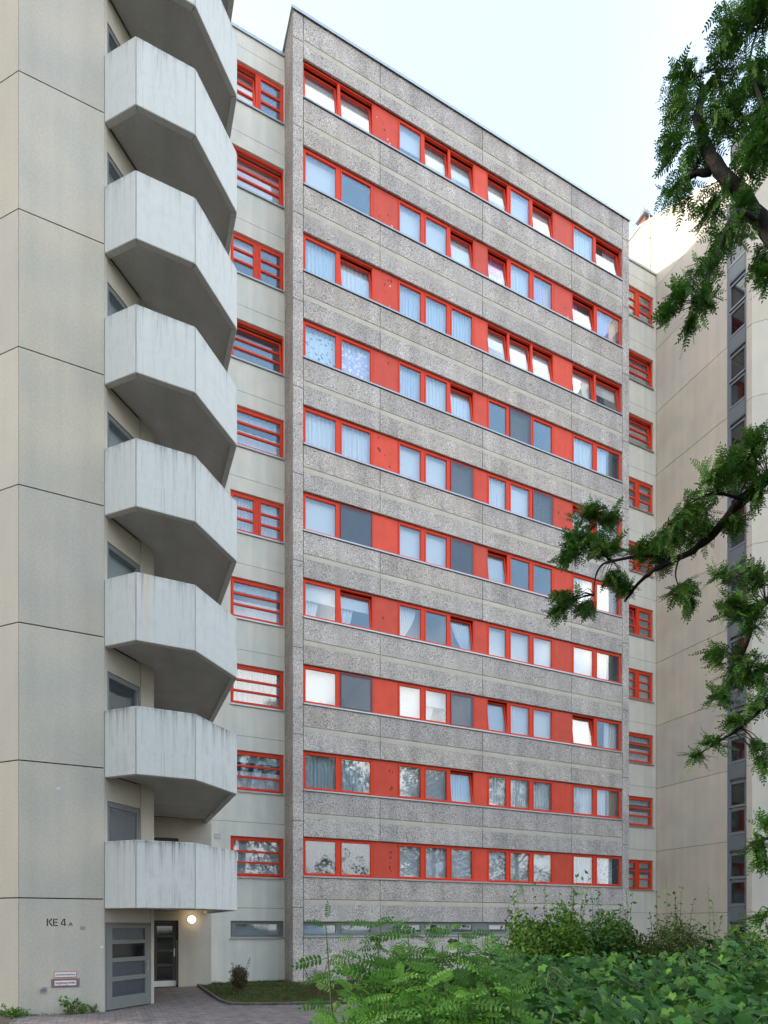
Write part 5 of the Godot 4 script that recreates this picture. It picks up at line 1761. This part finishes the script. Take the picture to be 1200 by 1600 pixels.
# young robinias in front: pinnate leaves, each one a part
func saplings() -> void:
	var t := thing("robinia_saplings", "bright green young robinia growth with feathery leaves, left of the vine bank", "shrub", garden_at(0.3, 0.0, 3.7))
	t.set_meta("label", "bright green young robinia thicket with feathery leaves between the lawn and the vine")
	var off := t.position
	var r := RandomNumberGenerator.new()
	r.seed = 303
	var forms := []
	for i in 4:
		forms.append(frond_mesh(6 + i % 3, 0.195 + 0.015 * i, 0.037, 0.019, 400 + i))
	var tones := []
	for i in 3:
		tones.append(leaf_mat("leaf_robinia_%d" % i, [lin(0.074, 0.180, 0.022), lin(0.056, 0.145, 0.020), lin(0.105, 0.235, 0.028)][i], Color(0.25, 0.42, 0.08)))
	var leaves := []
	# stems: foot (a, d), head (a, y, d), leaves
	var stems := [[-0.20, 3.8, -0.33, 1.85, 3.5, 10], [-0.10, 3.9, -0.02, 1.86, 3.7, 20], [0.20, 3.8, 0.14, 1.80, 3.6, 30], [0.25, 3.7, 0.33, 1.74, 3.5, 32], [0.40, 3.9, 0.46, 1.83, 3.8, 30], [0.5, 3.8, 0.62, 1.72, 3.6, 28], [0.10, 3.5, -0.12, 1.50, 3.2, 26], [0.2, 3.5, 0.10, 1.58, 3.2, 30], [0.35, 3.5, 0.32, 1.56, 3.2, 30], [0.5, 3.5, 0.55, 1.52, 3.25, 26], [-0.05, 3.5, -0.26, 1.36, 3.25, 14], [0.55, 4.1, 0.72, 1.74, 4.1, 22], [0.0, 3.4, 0.0, 1.46, 3.1, 26], [0.25, 3.4, 0.22, 1.50, 3.1, 28], [0.4, 3.4, 0.44, 1.48, 3.15, 28], [0.6, 3.5, 0.66, 1.50, 3.2, 24], [-0.1, 3.3, -0.18, 1.34, 3.05, 18], [0.05, 3.8, 0.06, 1.70, 3.7, 26], [0.3, 4.0, 0.24, 1.70, 3.9, 28]]
	for s in stems:
		var foot := garden_at(s[0], 0.0, s[1]) - off
		var head := garden_at(s[2], s[3], s[4]) - off
		var mid := foot.lerp(head, 0.55) + rdir(r) * 0.05
		var path := smooth_path([foot, mid, head], 8)
		var m := MB.new()
		tube(m, path, 0.011, 0.003, 6)
		obj("stem", m.mesh(), mats.stem_green if s[5] > 5 else mats.stem_red, t)
		var n: int = s[5] * 2 + 8
		for i in n:
			var q := lerpf(0.50 if n > 40 else 0.55, 1.0, i / float(n - 1))
			var p: Vector3 = path[int(q * (path.size() - 1))]
			var ang := i * 2.4 + r.randf_range(-0.5, 0.5)
			var d := Vector3(cos(ang), r.randf_range(-0.25, 0.40) + (0.5 if i > n - 4 else 0.0), sin(ang))
			var up := Vector3(0, 0.8, 0) + garden_at(0, 0, -0.75) + rdir(r) * 0.45
			var sc := r.randf_range(0.8, 1.2) * (1.0 if q < 0.9 else 0.72) * (1.0 if n > 40 else 0.8)
			var tr := Transform3D(facing(d, up).scaled(Vector3(sc, sc, sc)), p + rdir(r) * 0.07)
			leaves.append([(off + p).dot(garden_at(0, 0, 1)), tr, r.randi_range(0, 3), r.randi_range(0, 2)])
	leaves.sort_custom(func(x, y): return x[0] < y[0])
	var rest := []
	var tint := []
	for i in leaves.size():
		var l: Array = leaves[i]
		if i < 300:
			var o := obj("leaf", forms[l[2]], tones[l[3]], t)
			o.transform = l[1]
		else:
			rest.append(l[1])
			tint.append(Color.WHITE * [1.0, 0.8, 1.2][l[3]])
	scatter("foliage", forms[1], mats.leaf_robinia, rest, tint, t)

# trees across the path behind the viewpoint: they stand in the way of the low sky and show mirrored in the lower windows
func far_trees() -> void:
	var r := RandomNumberGenerator.new()
	r.seed = 71
	var clump := MB.new()
	for i in 14:
		var c := rdir(r) * r.randf_range(0.1, 0.5)
		var b := facing(rdir(r), rdir(r))
		var l := r.randf_range(0.16, 0.26)
		clump.quad(c, c + b.x * l * 0.5 - b.z * l * 0.3, c + b.x * l, c + b.x * l * 0.5 + b.z * l * 0.3)
	var cm := clump.mesh()
	var says := ["tall round-crowned tree across the path, mirrored in the lower windows", "broad leafy tree across the path behind the viewpoint, widest of its row", "slim tall tree across the path at the end near the beige tower", "spreading tree across the path opposite the far tower", "low broad tree across the path opposite the beige tower wall", "farthest tree across the path, mirrored at the far end of the lower windows"]
	var spots := [[5.0, -9.0, 17.5, 5.2], [15.0, -11.0, 19.5, 6.4], [-5.0, -8.0, 18.5, 4.8], [26.0, -8.0, 16.5, 5.6], [-14.0, -6.0, 16.0, 5.6], [37.0, -11.0, 18.0, 6.6]]
	for i in 6:
		var s: Array = spots[i]
		var t := thing("broadleaf_tree", says[i], "tree", Vector3(s[0], 0, -s[1]), 0.0, "trees across the path")
		var m := MB.new()
		tube(m, smooth_path([Vector3.ZERO, Vector3(0.1, s[2] * 0.4, 0.1), Vector3(0, s[2] * 0.85, 0)], 4), 0.32, 0.08, 8, 0.04)
		obj("trunk", m.mesh(), mats.bark, t)
		var lobes := []
		for k in 13:
			var a := TAU * k / 6.5 + r.randf()
			lobes.append([Vector3(cos(a) * s[3] * 0.55, s[2] * r.randf_range(0.24, 0.86), sin(a) * s[3] * 0.55), s[3] * r.randf_range(0.32, 0.55)])
		lobes.append([Vector3(0, s[2] * 0.9, 0), s[3] * 0.5])
		for lb in lobes:
			var lm := MB.new()
			tube(lm, smooth_path([Vector3(0.05, lb[0].y * 0.7, 0.05), lb[0] * 0.8 + Vector3(0, lb[0].y * 0.12, 0), lb[0]], 3), 0.09, 0.03, 6)
			obj("limb", lm.mesh(), mats.bark, t)
		var places := []
		var tint := []
		for k in 1900:
			var lb: Array = lobes[k % lobes.size()]
			var p: Vector3 = lb[0] + rdir(r) * lb[1] * pow(r.randf(), 0.35)
			places.append(Transform3D(Basis.from_euler(Vector3(r.randf() * TAU, r.randf() * TAU, 0)).scaled(Vector3.ONE * r.randf_range(0.7, 1.3)), p))
			var g := r.randf_range(0.75, 1.25)
			tint.append(Color(g, g, g))
		scatter("crown", cm, mats.leaf_tree, places, tint, t)
